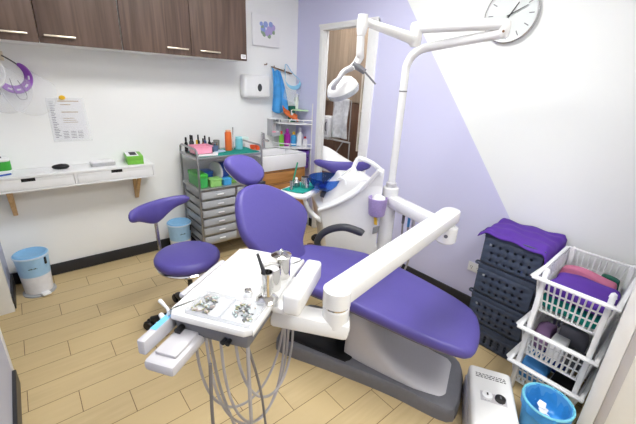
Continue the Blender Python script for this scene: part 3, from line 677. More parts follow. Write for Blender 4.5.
# ================================================================== OPERATOR STOOLS
def stool(cx, cy, zs, ang, label, feet0, zb=None, lo=-1.15, hi=1.15):
    """round seat, curved padded back at direction ang"""
    t = thing('dental_stool', label, 'stool', (cx, cy, 0), 'purple dental stools')
    zb = zb or zs+.24
    m = MB(); m.pillow([(.208*math.cos(k*PI/8), .208*math.sin(k*PI/8)) for k in range(16)], lambda x, y, h: (cx+x, cy+y, zs-.075+h), .075, .035, .012, n=64)
    m.build('seat', PURP, t)
    MB().lathe([(0, 0), (.19, 0), (.196, .012), (.19, .02), (0, .02)], (cx, cy, zs-.094), seg=48).build('seat_rim', CHROME, t)
    def P(a, r, z): return (cx+r*math.cos(ang+a), cy+r*math.sin(ang+a), z)
    m = MB(); secs = []
    N = 26
    for i in range(N+1):
        q = i/N; a = lo+(hi-lo)*q
        mid = math.exp(-((a)/.42)**2)
        hgt = .03+.048*mid+.01*q*q; thk = .026+.004*mid
        end = min(q, 1-q)*N
        if end < 3: k = math.sqrt(max(.06, 1-(1-end/3)**2)); hgt *= k; thk *= k
        zc = zb-.045*mid-.02*q
        r = .29+.03*abs(a)/1.15
        secs.append([P(a, r+thk*.9*math.cos(w_), zc+hgt*(abs(math.sin(w_))**.7)*(1 if math.sin(w_) > 0 else -1)) for w_ in [2*PI*k/14 for k in range(14)]])
    m.loft(secs); m.build('backrest', PURP, t, ang=60)
    MB().tube([P(0, .1, zs-.1), P(0, .24, zs-.1), P(0, .285, zs-.06), P(0, .30, zb-.06)], .012, smooth=3).build('back_post', STEEL, t)
    MB().lathe([(0, .08), (.025, .08), (.025, .25), (.016, .25), (.016, zs-.095), (0, zs-.095)], (cx, cy, 0), seg=18).build('gas_column', BLACK, t)
    m = MB(); m.lathe([(0, .06), (.045, .06), (.04, .1), (0, .1)], (cx, cy, 0), seg=20)
    for k in range(5):
        a = feet0+k*2*PI/5; e = (cx+.275*math.cos(a), cy+.275*math.sin(a))
        m.bar((cx, cy, .085), (e[0], e[1], .07), .042, .036, .01)
    m.build('star_base', BLACK, t)
    for k in range(5):
        a = feet0+k*2*PI/5; e = (cx+.28*math.cos(a), cy+.28*math.sin(a)); b_ = a+.9+k
        ax = (math.cos(b_), math.sin(b_), 0)
        m = MB()
        for s in (-.016, .016): m.lathe([(0, -.011), (.03, -.011), (.036, 0), (.03, .011), (0, .011)], (e[0]+ax[0]*s, e[1]+ax[1]*s, .036), ax, seg=16)
        m.lathe([(0, 0), (.012, 0), (.012, .03), (0, .03)], (e[0], e[1], .03), seg=10)
        m.build('castor', BLACK, t)
    return t
stool(-1.795, -1.255, .535, math.radians(110), 'purple round dental stool standing in the open floor left of the chair', math.radians(165), .81, -.82, .78)
stool(-.225, -1.0, .64, math.radians(238), 'purple dental stool behind the spittoon unit by the doorway', math.radians(20), .975, -.95, 1.0)

# ================================================================== DENTAL CHAIR
A0 = V((-.93, -2.8, 0)); DV = V((-.39, .92, 0)).normalized(); NV = V((DV.y, -DV.x, 0))
def CH(s, l, z): p = A0+DV*s+NV*l; return (p.x, p.y, z)
UP = V((0, 0, 1))
t = thing('dental_chair', 'purple dental chair with grey base in the middle of the room', 'dental chair', CH(.55, .05, 0))
c0 = .075
bo = [(-.01, c0-.165), (-.02, c0+.0), (.0, c0+.15), (.07, c0+.21), (.35, c0+.2), (.7, c0+.2), (1.0, c0+.235), (1.1, c0+.2), (1.12, c0), (1.1, c0-.2), (1.0, c0-.235), (.7, c0-.215), (.35, c0-.205), (.05, c0-.225)]
MB().pillow(bo, lambda x, y, h: CH(x, y, h), .085, .018, 0, n=80, rings=5, flat_bottom=True).build('base', GREY, t)
MB().pillow([(x*.97+.016, c0+(y-c0)*.97) for x, y in bo], lambda x, y, h: CH(x, y, .0+h), .02, .004, 0, n=80).build('base_gasket', BLACK, t)
# black foot-control recess plate on the left rear of the base
MB().pillow(rrect(.60, 1.04, c0-.185, c0+.1, .05), lambda x, y, h: CH(x, y, .076+h), .016, .004).build('recess_plate', BLACK, t)
MB().lathe([(0, .004), (.012, .004), (.014, 0)], CH(1.0, c0-.19, .084), seg=12).build('base_screw', BLACK, t)
# pedestal: flows from the low foot end up under the seat
secs = []
for s, zt, hw in ((.06, .088, .14), (.09, .098, .16), (.15, .106, .168), (.22, .122, .175), (.32, .155, .168), (.40, .205, .16), (.46, .265, .152), (.52, .34, .145), (.58, .41, .135), (.63, .44, .125), (.65, .40, .12), (.66, .2, .115)):
    n_ = 20; ring = []
    for k in range(n_+1):
        a = PI*k/n_; cx_ = -math.cos(a); sx_ = math.sin(a)
        y = c0+hw*(abs(cx_)**.55)*(1 if cx_ > 0 else -1); z = .07+(zt-.07)*(sx_**.45)
        ring.append(CH(s, y, z))
    secs.append(ring)
MB().loft(secs).build('pedestal_cover', LGREY, t, ang=60)
m = MB(); m.pillow(rrect(.62, .98, c0+.0, c0+.17, .05), lambda x, y, h: CH(x, y, .085+h), .07, .03)
m.bar(CH(.72, c0, .15), CH(.80, c0, .49), .16, .12, .02).bar(CH(.55, c0, .44), CH(1.02, c0, .5), .2, .05, .01)
m.build('lift_column', GREY, t)
# seat profile along s
def seat_z(s):
    pts = [(-.1, .505), (.0, .515), (.1, .53), (.25, .55), (.4, .572), (.55, .59), (.7, .602), (.85, .60), (1.0, .605), (1.12, .64), (1.3, .7)]
    for (a, za), (b_, zb_) in zip(pts, pts[1:]):
        if s <= b_: return za+(zb_-za)*(s-a)/(b_-a)
    return pts[-1][1]
so = [(-.01, -.18), (-.035, -.02), (-.01, .14), (.07, .2), (.2, .245), (.4, .29), (.6, .325), (.8, .325), (.95, .29), (1.08, .2), (1.12, .03), (1.08, -.13), (.95, -.2), (.8, -.225), (.6, -.235), (.4, -.24), (.2, -.235), (.07, -.22)]
MB().pillow(so, lambda x, y, h: CH(x, y, seat_z(x)-.062+h-.010*math.exp(-((y-.04)/.12)**2)), .062, .03, .006, n=90, rings=9).build('seat', PURP, t)
MB().pillow([(.08+(x-.08)*.9+.04 if x < .5 else x*.95, .03+(y-.03)*.86) for x, y in so], lambda x, y, h: CH(x, y, seat_z(x)-.095+h), .035, .015, n=80).build('seat_shell', GREY, t)
# backrest
BA = math.radians(60); s0, z0 = 1.03, .6
vdir = DV*math.cos(BA)+UP*math.sin(BA); nrm = NV.cross(vdir); nrm = nrm if nrm.z > 0 else -nrm
O = V(CH(s0, 0, z0))
def BK(off): return lambda x, y, h: O+NV*x+vdir*y+nrm*(off+h-.0*abs(x))
bkout = [(-.04, .525), (.06, .49), (.19, .40), (.285, .29), (.295, .21), (.215, .135), (.13, .07), (.08, -.02), (-.1, -.02), (-.19, .06), (-.285, .17), (-.325, .28), (-.30, .39), (-.25, .475), (-.2, .515), (-.13, .53)]
def BKC(x, y, h):
    e = .00
    dish = .014*((x+.02)/.33)**2
    return O+NV*x+vdir*y+nrm*(-.055+h+dish)
MB().pillow(bkout, BKC, .065, .026, .012, n=90, rings=9).build('backrest', PURP, t)
MB().pillow([(.0+(x+.02)*.94, .26+(y-.26)*.985) for x, y in bkout], lambda x, y, h: O+NV*x+vdir*y+nrm*(-.073+h+.014*((x+.02)/.33)**2), .022, .01, n=90).build('back_shell', WG, t)
MB().bar(O-nrm*.075-vdir*.14+vdir*0, O-nrm*.085+vdir*.3, .12, .03, .008, up=tuple(nrm)).build('back_hinge', GREY, t)
# headrest
HA = math.radians(52); hv = DV*math.cos(HA)+UP*math.sin(HA); hn = NV.cross(hv); hn = hn if hn.z > 0 else -hn
HO = V(CH(1.335, -.0, 1.045))
ho = [(.0, .185), (.07, .14), (.10, .06), (.065, .005), (-.03, -.012), (-.115, .025), (-.165, .1), (-.175, .155), (-.14, .185), (-.07, .195)]
hr = MB().pillow(ho, lambda x, y, h: HO+NV*x+hv*y+hn*(-.03+h+.012*((x+.03)/.13)**2), .06, .027, .01, n=60).build('headrest', PURP, t)
MB().pillow([(-.015+(x+.03)*.9, .09+(y-.09)*.96) for x, y in ho], lambda x, y, h: HO+NV*x+hv*y+hn*(-.044+h+.012*((x+.03)/.13)**2), .018, .008, n=60).build('headrest_shell', WG, hr)
MB().bar(HO+hv*.1-hn*.06+NV*-.03, O+vdir*.36-nrm*.075+NV*-.03, .045, .014, .003, up=tuple(nrm)).build('headrest_bar', STEEL, t)
MB().bar(HO+hv*-.02-hn*.0+NV*-.13, HO+hv*-.02+NV*.07, .02, .02, .004).build('headrest_joint', BLACK, t)
# armrest on the far side
ar = MB().tube([CH(1.05, .315, .56), CH(1.055, .32, .60), CH(1.02, .325, .66), CH(.95, .33, .71), CH(.86, .335, .738), CH(.76, .335, .73), CH(.735, .335, .722)], [.022, .023, .024, .025, .026, .026, .02], 14, smooth=5).build('armrest', DGREY, t)
MB().bar(CH(1.05, .2, .545), CH(1.05, .33, .56), .05, .03, .008).build('armrest_bracket', BLACK, ar)

# ================================================================== SPITTOON UNIT
t = thing('spittoon_unit', 'white spittoon unit with a blue bowl beside the dental chair', 'spittoon unit', CH(.95, .68, 0))
L0 = .53; DEP = NV*.30+DV*.24                # the cabinet stands turned away from the chair
poly = [(.70, .06), (1.04, .06), (1.09, .45), (1.13, .62), (1.16, .735), (1.06, .785), (.96, .85), (.87, .925), (.82, .98), (.735, 1.0), (.70, 1.0)]
m = MB(); m.prism(poly, CH(0, L0+.02, 0), DV, UP, DEP*.97, .008)
m.prism([(.70, .9), (.9, .9), (.87, .925), (.80, 1.01), (.735, 1.1), (.70, 1.115)], CH(0, L0+.021, 0), DV, UP, DEP*.1, .006)
m.build('cabinet', WG, t)
m = MB(); rim = [(1.165, .735), (1.06, .79), (.96, .855), (.87, .93), (.80, 1.015), (.735, 1.105)]
m.tube([CH(s, L0+.012, z) for s, z in rim], .014, smooth=6); m.build('sweep_rim', W, t)
m = MB(); m.prism([(.75, .95), (1.10, .70), (1.12, .78), (1.07, .87), (1.0, .935), (.97, .985), (.76, 1.01)], V(CH(0, L0+.10, 0))+DV*.06, DV, UP, NV*.22+DV*.14, .012)
m.build('upper_deck', WG, t)
m = MB(); g0 = V(CH(.722, L0+.02, 1.10)); g1 = g0+DEP*.95; g2 = g1+DV*.06+NV*.02+V((0, 0, -.012))
m.tube([tuple(g0+DEP*.03+V((0, 0, -.03))), tuple(g0+DEP*.06), tuple(g0+DEP*.5+V((0, 0, .012))), tuple(g1), tuple(g2), tuple(g2+DV*.05+V((0, 0, -.16)))], .017, 12, smooth=5)
m.build('splash_guard', W, t)
bc = V(CH(1.185, .70, .0))
b_ = MB().lathe([(.0, .845), (.05, .848), (.1, .875), (.132, .915), (.142, .957), (.136, .958), (.126, .92), (.095, .884), (.045, .857), (0, .855)], (bc.x, bc.y, 0), seg=40).build('bowl', GLASSB, t, ang=60)
MB().lathe([(0, .8), (.05, .8), (.035, .845), (0, .845)], (bc.x, bc.y, 0), seg=24).build('bowl_neck', DGREY, b_)
MB().tube([CH(.945, .68, 1.0), CH(.945, .68, 1.03), CH(.955, .68, 1.055), CH(.985, .68, 1.055), CH(1.03, .68, 1.015), CH(1.07, .685, .975)], .007, smooth=5).build('cup_filler', W, t)
MB().tube([CH(.99, .60, .95), CH(1.0, .6, .985), CH(1.04, .62, .99), CH(1.065, .63, .97)], .007, smooth=5).build('flush_spout', W, t)
MB().box(-.03, .03, -.002, .004, 0, .05, .002, Matrix.Translation(CH(.71, .53, .66))).build('control_plate', mat('grey_plate', (150, 150, 150), .4), t)
MB().prism([(0, 0), (.02, 0), (.03, .07), (.01, .07)], CH(.70, .515, .73), DV, UP, NV*-.004).build('yellow_tag', YEL, t)
# assistant tray on a curved arm
m = MB(); m.tube([CH(1.12, .62, .62), CH(1.2, .62, .63), CH(1.29, .63, .68), CH(1.345, .64, .76), CH(1.355, .65, .83)], [.02, .02, .018, .016, .016], smooth=5); m.build('tray_arm', W, t)
tr = MB().pillow(rrect(1.25, 1.49, .46, .85, .06), lambda x, y, h: CH(x, y, .812+h), .034, .012).build('assistant_tray', WG, t)
# lower post with arm boss
PX, PY = -.62, -1.95
MB().lathe([(0, .07), (.05, .07), (.05, .86), (.045, .875), (0, .875)], (PX, PY, 0), seg=28).build('post', WG, t)
MB().bar((PX, PY, .5), CH(.78, .6, .5), .06, .08, .01).build('post_bracket', WG, t)
# hanging suction handpieces by the post
for k, (dx, dy, mm) in enumerate(((.05, -.1, GREY), (.03, -.16, CYAN), (.015, -.205, LGREY))):
    m = MB().tube([(PX+dx, PY+dy, .84), (PX+dx, PY+dy, .74)], [.011, .009]); h = m.build('suction_handpiece', mm, t)
    MB().tube([(PX+dx, PY+dy, .74), (PX+dx+.01, PY+dy, .5), (PX+dx-.02, PY+dy+.05, .35), (PX, PY+.02, .3)], .007, smooth=5, seg=8).build('suction_hose', HOSE, h)
MB().bar((PX+.04, PY-.03, .825), (PX+.02, PY-.23, .825), .04, .02, .004).build('handpiece_holder', W, t)

# things on the assistant tray
m = MB(); m.grid(lambda u, v: CH(1.285+.18*u, .50+.31*v, .851+wob(u, v, 0, .3, .002)), 16, 20)
tag(m.build('teal_tray_cloth', TEAL, solid=.004, ang=70), 'teal cloth on the assistant tray of the spittoon unit', 'cloth')
def cup(name, s, l, z, r, h, label, mm=STEEL):
    p = CH(s, l, z); tag(MB().lathe([(0, 0), (r*.95, 0), (r, h), (r*.9, h), (r*.85, .004), (0, .004)], p, seg=22).build(name, mm), label, 'cup')
cup('steel_cup', 1.345, .645, .856, .033, .085, 'steel cup on the teal cloth of the assistant tray')
t = thing('oil_lamp_jar', 'small steel jar with knob on the teal cloth of the assistant tray', 'jar', CH(1.42, .635, .856))
MB().lathe([(0, 0), (.03, 0), (.03, .035), (.012, .05), (0, .05)], CH(1.42, .635, .856), seg=20).build('jar_body', STEEL, t)
MB().lathe([(0, 0), (.008, 0), (.012, .012), (.008, .022), (0, .024)], CH(1.42, .635, .906), seg=14).build('knob', W, t)
t = thing('green_probe', 'green stick standing in a steel holder on the assistant tray', 'tool', CH(1.40, .53, .856))
MB().lathe([(0, 0), (.014, 0), (.014, .07), (.011, .07), (.011, .006), (0, .006)], CH(1.40, .53, .856), seg=16).build('holder', STEEL, t)
MB().tube([CH(1.40, .53, .87), CH(1.385, .585, 1.06)], .006, seg=8).build('stick', mat('jade_plastic', (40, 140, 110), .4), t)

# cup holder on the post
hp = V(CH(.715, .52, .80))
t = thing('cup_holder', 'lilac perforated cup holder fixed to the white post', 'cup holder', tuple(hp))
MB().lathe([(0, 0), (.05, 0), (.056, .01), (.066, .125), (.061, .125), (.052, .012), (0, .008)], hp, seg=30).build('holder_body', LILAC, t)
MB().bar(hp+V((.04, -.01, .06)), V((PX-.03, PY-.01, hp.z+.06)), .02, .02).build('holder_arm', W, t)
m = MB(); m.pillow([(-.05, -.02), (-.02, .045), (.03, .04), (.05, 0), (.02, -.045), (-.03, -.04)], lambda x, y, h: (hp.x+x, hp.y+y, hp.z+.088+h*.7+.25*x*x+.02*math.sin(x*60)), .04, .015, .008)
tag(m.build('crumpled_tissue', PAPER), 'white tissue stuffed in the lilac cup holder', 'tissue')

# ================================================================== OPERATING LAMP
t = thing('operating_lamp', 'white operating lamp on a tall swivel pole above the chair', 'lamp', (PX, PY, .92))
MB().lathe([(0, .985), (.036, .985), (.036, 1.015), (.03, 1.02), (0, 1.02)], (PX, PY, 0), seg=24).build('collar', LGREY, t)
E1 = V((-.575, -2.475, 1.898)); 
MB().tube([(PX, PY, 1.0), (PX, PY, 1.68), (PX, PY-.002, 1.745), (PX+.006, PY-.03, 1.803), (PX+.012, PY-.085, 1.838), (PX+.02, PY-.18, 1.856), (PX+.038, PY-.42, 1.886), tuple(E1)], .024, 16, smooth=5).build('pole', WG, t)
MB().lathe([(.0245, 0), (.0255, .002), (.0255, .006), (.0245, .008)], (PX, PY, 1.6), seg=20).build('pole_joint_ring', GREY, t)
K = V((-.70, -2.05, 1.926))
el = MB().lathe([(0, -.024), (.016, -.022), (.024, -.012), (.027, .01), (.027, .034), (.023, .052), (.014, .061), (0, .063)], (E1.x, E1.y, E1.z), seg=24).build('elbow', WG, t)
MB().lathe([(0, 0), (.006, 0), (.006, .003), (0, .003)], (E1.x-.031, E1.y-.012, E1.z+.005), (-1, -.3, 0), seg=10).build('elbow_screw', BROWNM, el)
MB().tube([(E1.x, E1.y, 1.935), (E1.x-.02, E1.y+.06, 1.94), tuple(K+V((.02, -.06, .012))), tuple(K+V((0, 0, .01)))], .027, 16, smooth=5).build('upper_arm', WG, t)
kb = MB().lathe([(0, -.085), (.024, -.083), (.033, -.068), (.034, -.0), (.033, .03), (.026, .038), (0, .04)], K, seg=24).build('knuckle', WG, t)
S1 = V((-1.015, -1.935, 1.94))
MB().tube([tuple(K+V((-.01, .005, -.05))), tuple(K+V((-.06, .02, -.035))), tuple(S1+V((.05, -.02, -.01))), tuple(S1)], [.032, .028, .02, .024], 16, smooth=5).build('spring_arm', WG, t)
m = MB().tube([tuple(S1+V((0, 0, .03))), tuple(S1+V((0, 0, -.03))), tuple(S1+V((-.005, .0, -.07)))], [.026, .03, .02], 16, smooth=4)
m.tube([tuple(S1+V((-.005, 0, -.07))), tuple(S1+V((.0, 0, -.15))), tuple(S1+V((.012, .01, -.17))), tuple(S1+V((.0, .02, -.2))), tuple(S1+V((-.02, .03, -.225)))], [.02, .021, .022, .02, .018], 14, smooth=4)
m.build('yoke_drop', WG, t)
HC = V((-1.02, -1.82, 1.605)); ax = V((.5, -.03, -.86)).normalized()      # lamp looks down and towards the chair
g = V((1, 0, 0)); g = (g-ax*g.dot(ax)).normalized(); w2 = ax.cross(g)
hd = MB().lathe([(0, -.062), (.04, -.056), (.072, -.038), (.09, -.012), (.094, .004), (.088, .012), (.08, .012), (.076, .006), (0, .004)], HC, tuple(ax), seg=44).build('lamp_head', WG, t)
MB().lathe([(.0, .012), (.082, .014), (.095, .006), (.097, .012), (.09, .034), (.07, .042), (0, .044)], HC, tuple(ax), seg=44).build('lens', mat('lamp_lens', (196, 202, 208), .08, var=.12, scale=45, coat=.5, alpha=.75), hd)
m = MB()
for k in range(6):
    a = k*PI/3; c_ = HC+ax*.018+(g*math.cos(a)+w2*math.sin(a))*.062
    m.lathe([(0, .006), (.018, .004), (.022, 0)], c_, tuple(ax), seg=16)
m.build('reflector_cup', STEEL, hd)
yk = S1+V((-.02, .03, -.225))
m = MB(); m.tube([tuple(yk), tuple(HC+V((-.055, -.06, .085))), tuple(HC+V((-.085, -.06, .05))), tuple(HC+V((-.105, -.045, .015))), tuple(HC+V((-.10, -.035, -.002)))], [.017, .015, .014, .014, .016], 14, smooth=6)
m.build('yoke', mat('yoke_grey', (168, 168, 174), .4), t)
MB().tube([tuple(yk+V((.0, -.0, .02))), tuple(yk+V((.05, -.05, -.02)))], [.02, .016]).tube([tuple(yk+V((.05, -.05, -.02))), tuple(yk+V((.09, -.1, -.08)))], .005).build('grip_handle', GREY, t)

# ================================================================== DELIVERY UNIT
TC = V((-1.937, -2.317, 0)); TU = V((.83, .557, 0)).normalized(); TV = V((TU.y, -TU.x, 0))
def T(u, v, z): p = TC+TU*u+TV*v; return (p.x, p.y, z)
TM = Matrix((TU, TV*-1, UP)).transposed().to_4x4(); TM.translation = TC
t = thing('delivery_unit', 'white dental instrument tray on a jointed arm with hanging hoses', 'delivery unit', T(0, 0, 0))
q = Matrix.Identity(4)
MB().bar((PX+.0, PY, .895), (-.695, -2.44, .868), .085, .075, .012).build('lower_arm', WG, t)
m = MB().lathe([(0, .87), (.05, .87), (.053, .877), (.053, .98), (.048, .987), (0, .987)], (PX, PY, 0), seg=28); m.build('arm_boss', WG, t)
EJ = V((-.70, -2.445, 0))
m = MB().lathe([(0, .79), (.05, .79), (.058, .8), (.058, .885), (.05, .89), (0, .89)], EJ, seg=28).lathe([(0, .885), (.038, .885), (.038, .93), (0, .93)], EJ, seg=24)
j = m.build('elbow_joint', WG, t)
MB().lathe([(0, .003), (.011, .003), (.011, 0)], EJ+V((-.052, -.026, .845)), (-.9, -.44, 0), seg=14).build('joint_cap', GREY, j)
SP0 = V((-.705, -2.45, .955)); SP1 = V((-1.715, -2.595, .905))
d = SP1-SP0; x_ = d.normalized(); y_ = UP.cross(x_).normalized(); z_ = x_.cross(y_)
m = MB()
secs = []
n_ = 10
for sd, r0, r1 in ((0, .056, .056),):
    L = d.length
    outl = [(-.052*math.sin(PI*k/n_), .052*math.cos(PI*k/n_)) for k in range(n_+1)]+[(L+.048*math.sin(PI*k/n_), -.048*math.cos(PI*k/n_)) for k in range(n_+1)]
    m.prism(outl, SP0-z_*.032, x_, y_, z_*.068, .011)
m.build('spring_arm', WG, t)
m = MB().lathe([(0, .775), (.044, .775), (.05, .782), (.05, .85), (.045, .856), (.045, .862), (.052, .866), (.052, .93), (.04, .938), (0, .938)], (SP1.x, SP1.y, 0), seg=30)
wj = m.build('wrist_joint', WG, t)
MB().lathe([(.0455, .855), (.0465, .856), (.0465, .862), (.0455, .863)], (SP1.x, SP1.y, 0), seg=30).build('joint_ring', CHROME, wj)
B0 = V((-1.70, -2.615, .77)); B1 = V((-1.86, -2.46, .80))
m = MB().bar(B0+(B0-B1).normalized()*.03, B1+V((-.03, .03, .005)), .09, .07, .018)
m.build('tray_arm', WG, t)
m = MB().bar(T(.03, .1, .82), T(.03, .2, .815), .1, .06, .012)
m.build('swivel_bracket', LGREY, t)
# tray
MB().pillow(rrect(-.26, .26, -.155, .155, .04), lambda x, y, h: T(x, y, .872+h), .028, .008, n=90, rings=5).build('tray_top', WG, t)
MB().box(-.245, .235, -.135, .135, .815, .875, .014, TM).build('tray_body', GREY, t)
m = MB().box(-.125, .15, -.262, -.198, .885, .965, .014, TM, 3).box(-.1, .12, -.215, -.15, .862, .888, .008, TM)
m.build('side_handle', WG, t)
MB().bar(T(.13, -.172, .884), T(-.15, -.176, .884), .026, .022, .009).bar(T(.1, -.15, .875), T(.1, -.172, .88), .02, .012).bar(T(-.1, -.15, .875), T(-.1, -.172, .88), .02, .012).build('grab_rail', LGREY, t)
for v in (.055, .072): MB().lathe([(0, 0), (.007, 0), (.009, .02), (0, .022)], T(-.245, v, .84), tuple(-TU), seg=12).build('control_knob', BLACK, t)
MB().lathe([(0, 0), (.011, 0), (.012, .03), (0, .032)], T(-.242, -.105, .845), tuple(-TU), seg=12).build('control_knob', BLACK, t)
# keypad panel and handpiece tray in front
m = MB().box(-.375, -.165, .14, .168, .825, .877, .006, TM); kp = m.build('keypad', LGREY, t)
MB().box(-.32, -.17, .143, .165, .8772, .8782, .0, TM).build('blue_film', SCREEN, kp)
m = MB().box(-.395, -.2, .03, .135, .79, .828, .012, TM).box(-.36, -.2, .045, .12, .825, .838, .005, TM); m.build('handpiece_shelf', LGREY, t)
for pts, rr in (([T(-.160, -.262, .853), T(-.185, -.212, .851), T(-.22, -.165, .85)], [.008, .005, .008]), ([T(-.225, -.205, .853), T(-.25, -.165, .85)], [.008, .011])):
    MB().tube(pts, rr, seg=12).build('handpiece', W, t)
# hoses
def hose(a, b, zl, sway, mm=HOSE, r=.0052, name='hose'):
    A = V(T(*a)); Bp = V(T(*b)); pts = []
    for k in range(25):
        q = k/24; s_ = (1-math.cos(PI*q))/2
        p = A.lerp(Bp, s_)+TV*(sway*math.sin(PI*q)); p.z -= (A.z-zl)*math.sin(PI*q)**.8
        pts.append(tuple(p))
    MB().tube(pts, r, 8, smooth=2).build(name, mm, t)
hose((-.23, -.07, .815), (.1, .125, .82), .36, .0)
hose((-.235, -.025, .815), (.13, .13, .82), .28, .03)
hose((-.235, .03, .815), (.06, .14, .82), .33, .02)
hose((-.22, .075, .815), (.16, .13, .82), .45, .05)
m = MB().tube([T(-.22, .12, .82), T(-.22, .125, .5), T(-.2, .13, .2), T(-.22, .2, .03), T(-.3, .3, .012), T(-.5, .45, .012)], .0065, 10, smooth=6); m.build('floor_hose', HOSE, t)
m = MB().tube([T(-.3, .03, .78), T(-.31, .03, .5), T(-.30, .04, .1), T(-.28, .12, .012), T(-.36, .3, .012), T(-.5, .5, .012)], .006, 8, smooth=6); m.build('floor_hose', DHOSE, t)
m = MB().tube([T(-.2, -.04, .815), T(-.16, -.03, .5), T(-.11, .02, .2), T(-.1, .12, .03), T(-.2, .28, .012), T(-.4, .5, .012)], .006, 8, smooth=6); m.build('floor_hose', HOSE, t)
m = MB().tube([T(-.2, .1, .82), T(-.15, .13, .55), T(-.13, .16, .2), T(-.16, .25, .012), T(-.3, .4, .012), T(-.45, .55, .012)], .005, 8, smooth=6); m.build('floor_hose', DHOSE, t)

# things on the tray
TZ = .9005
t = thing('instrument_box', 'flat clear plastic box of small dental parts on the tray', 'box', T(-.13, -.01, TZ))
MB().box(-.245, -.125, -.142, .09, TZ, TZ+.003, .001, TM).box(-.245, -.243, -.142, .09, TZ+.003, TZ+.016, 0, TM).box(-.127, -.125, -.142, .09, TZ+.003, TZ+.016, 0, TM).box(-.243, -.127, -.142, -.14, TZ+.003, TZ+.016, 0, TM).box(-.243, -.127, .088, .09, TZ+.003, TZ+.016, 0, TM).box(-.243, -.127, -.03, -.028, TZ+.003, TZ+.014, 0, TM).build('box_shell', mat('clear_box_plastic', (225, 228, 232), .1, alpha=.35), t)
mm_ = [(mat('part_grey', (120, 122, 124), .4), 'steel_bits'), (mat('part_olive', (150, 150, 120), .5), 'olive_bits'), (mat('part_aqua', (186, 200, 200), .4), 'aqua_bits'), (mat('part_rose', (190, 176, 170), .5), 'rose_bits')]
for k, (mm, nm) in enumerate(mm_):
    b = MB(); random.seed(20+k)
    for i in range(34 if k == 0 else 20):
        if random.random() < .6: u = random.uniform(-.23, -.14); v = random.uniform(.02, .082)
        else: u = random.uniform(-.225, -.14); v = random.uniform(-.13, -.05)
        mt = TM @ Matrix.Translation((u, v, TZ+.0045)) @ Matrix.Rotation(random.uniform(0, 3), 4, 'Z')
        L = random.uniform(.003, .010)
        b.box(-L, L, -.002, .002, 0, random.uniform(.003, .007), .0, mt)
    o_ = b.build(nm, mm, t); tag(o_, '', ''); 
    for kk in ('label', 'category'): del o_[kk]
    o_['kind'] = 'stuff'
t = thing('steel_tumbler', 'narrow steel holder with flared foot and a tool standing in it on the tray', 'holder', T(-.082, .13, TZ))
p = V(T(-.085, .128, TZ))
MB().lathe([(0, 0), (.038, 0), (.04, .006), (.03, .016), (.019, .022), (.02, .11), (.022, .112), (.018, .112), (.017, .03), (0, .03)], p, seg=28).build('holder_body', CHROME, t)
tl = MB().tube([tuple(p+V((0, 0, .032))), tuple(p+V((-.01, .008, .12))), tuple(p+V((-.024, .02, .18)))], [.005, .007, .005], 8).build('tool', DGREY, t)
def canister(u, v, r, h, label, lid):
    p = V(T(u, v, TZ)); t = thing('steel_canister', label, 'canister', tuple(p), 'steel canisters on the instrument tray')
    MB().lathe([(0, 0), (r, 0), (r, h), (r-.003, h), (r-.003, .004), (0, .004)], p, seg=32).build('can_body', CHROME, t)
    if lid:
        l_ = MB().lathe([(0, .008), (r*.6, .008), (r+.003, .002), (r+.003, -.008), (r, -.008)], p+UP*(h+.002), seg=32).build('lid', CHROME, t)
        MB().tube([tuple(p+UP*(h+.008)+TU*.014), tuple(p+UP*(h+.022)+TU*.008), tuple(p+UP*(h+.022)-TU*.008), tuple(p+UP*(h+.008)-TU*.014)], .004, smooth=4, seg=8).build('lid_handle', STEEL, l_)
    else:
        l_ = MB().pillow([(-r*.7, -r*.6), (r*.7, -r*.5), (r*.6, r*.6), (-r*.6, r*.7)], lambda x, y, hh: p+V((x, y, h-.03+hh+x*.2)), .02, .006, .004).build('cotton_filling', PAPER, t)
canister(-.005, .108, .037, .085, 'open steel canister filled with cotton on the tray', False)
canister(.085, .112, .037, .09, 'lidded steel canister standing at the back of the tray', True)
p = V(T(-.085, .055, TZ)); t = thing('small_pot', 'tiny glass pot with a dark dome lid on the tray', 'pot', tuple(p))
MB().lathe([(0, 0), (.015, 0), (.018, .012), (.015, .02), (0, .02)], p, seg=20).build('pot', W, t)
MB().lathe([(0, .02), (.014, .02), (.012, .028), (.004, .033), (.003, .038), (0, .039)], p, seg=20).build('dome_lid', CHROME, t)

# ================================================================== WALL CLOCK AND SOCKET
t = thing('wall_clock', 'round white wall clock with a thin dark edge high on the right wall', 'clock', (-.02, -2.262, 1.92))
cc = V((-.002, -2.24, 2.082)); AX = (-1, 0, 0)
MB().lathe([(0, 0), (.158, 0), (.16, .02), (.155, .026), (.15, .024), (.149, .014), (0, .014)], cc, AX, seg=64).build('case', W, t)
MB().lathe([(.159, .003), (.1625, .004), (.1625, .024), (.159, .027)], cc, AX, seg=64).build('bezel_edge', STEEL, t)
MB().lathe([(0, .0205), (.149, .0205), (.149, .019)], cc, AX, seg=64).build('dial', mat('dial_paper', (226, 231, 230), .6, var=.005), t)
def hand(name, ang, L, w_, z, m_):
    d = V((0, -math.sin(ang), math.cos(ang))); s = d.cross(V((-1, 0, 0)))
    MB().prism([(-w_/2, -.02), (w_/2, -.02), (w_/3, L), (-w_/3, L)], cc+V((-z, 0, 0)), s, d, (-.0015, 0, 0)).build(name, m_, t)
b = MB()
for k in range(12):
    a = k*PI/6; d = V((0, -math.sin(a), math.cos(a))); s = d.cross(V((-1, 0, 0)))
    b.prism([(-.0025, .108), (.0025, .108), (.0025, .138), (-.0025, .138)], cc+V((-.0205, 0, 0)), s, d, (-.001, 0, 0))
b.build('hour_marks', GREY, t)
hand('hour_hand', math.radians(32), .075, .008, .024, BLACK); hand('minute_hand', math.radians(66), .105, .006, .0265, BLACK)
hand('second_hand', math.radians(215), .08, .002, .029, GREY)
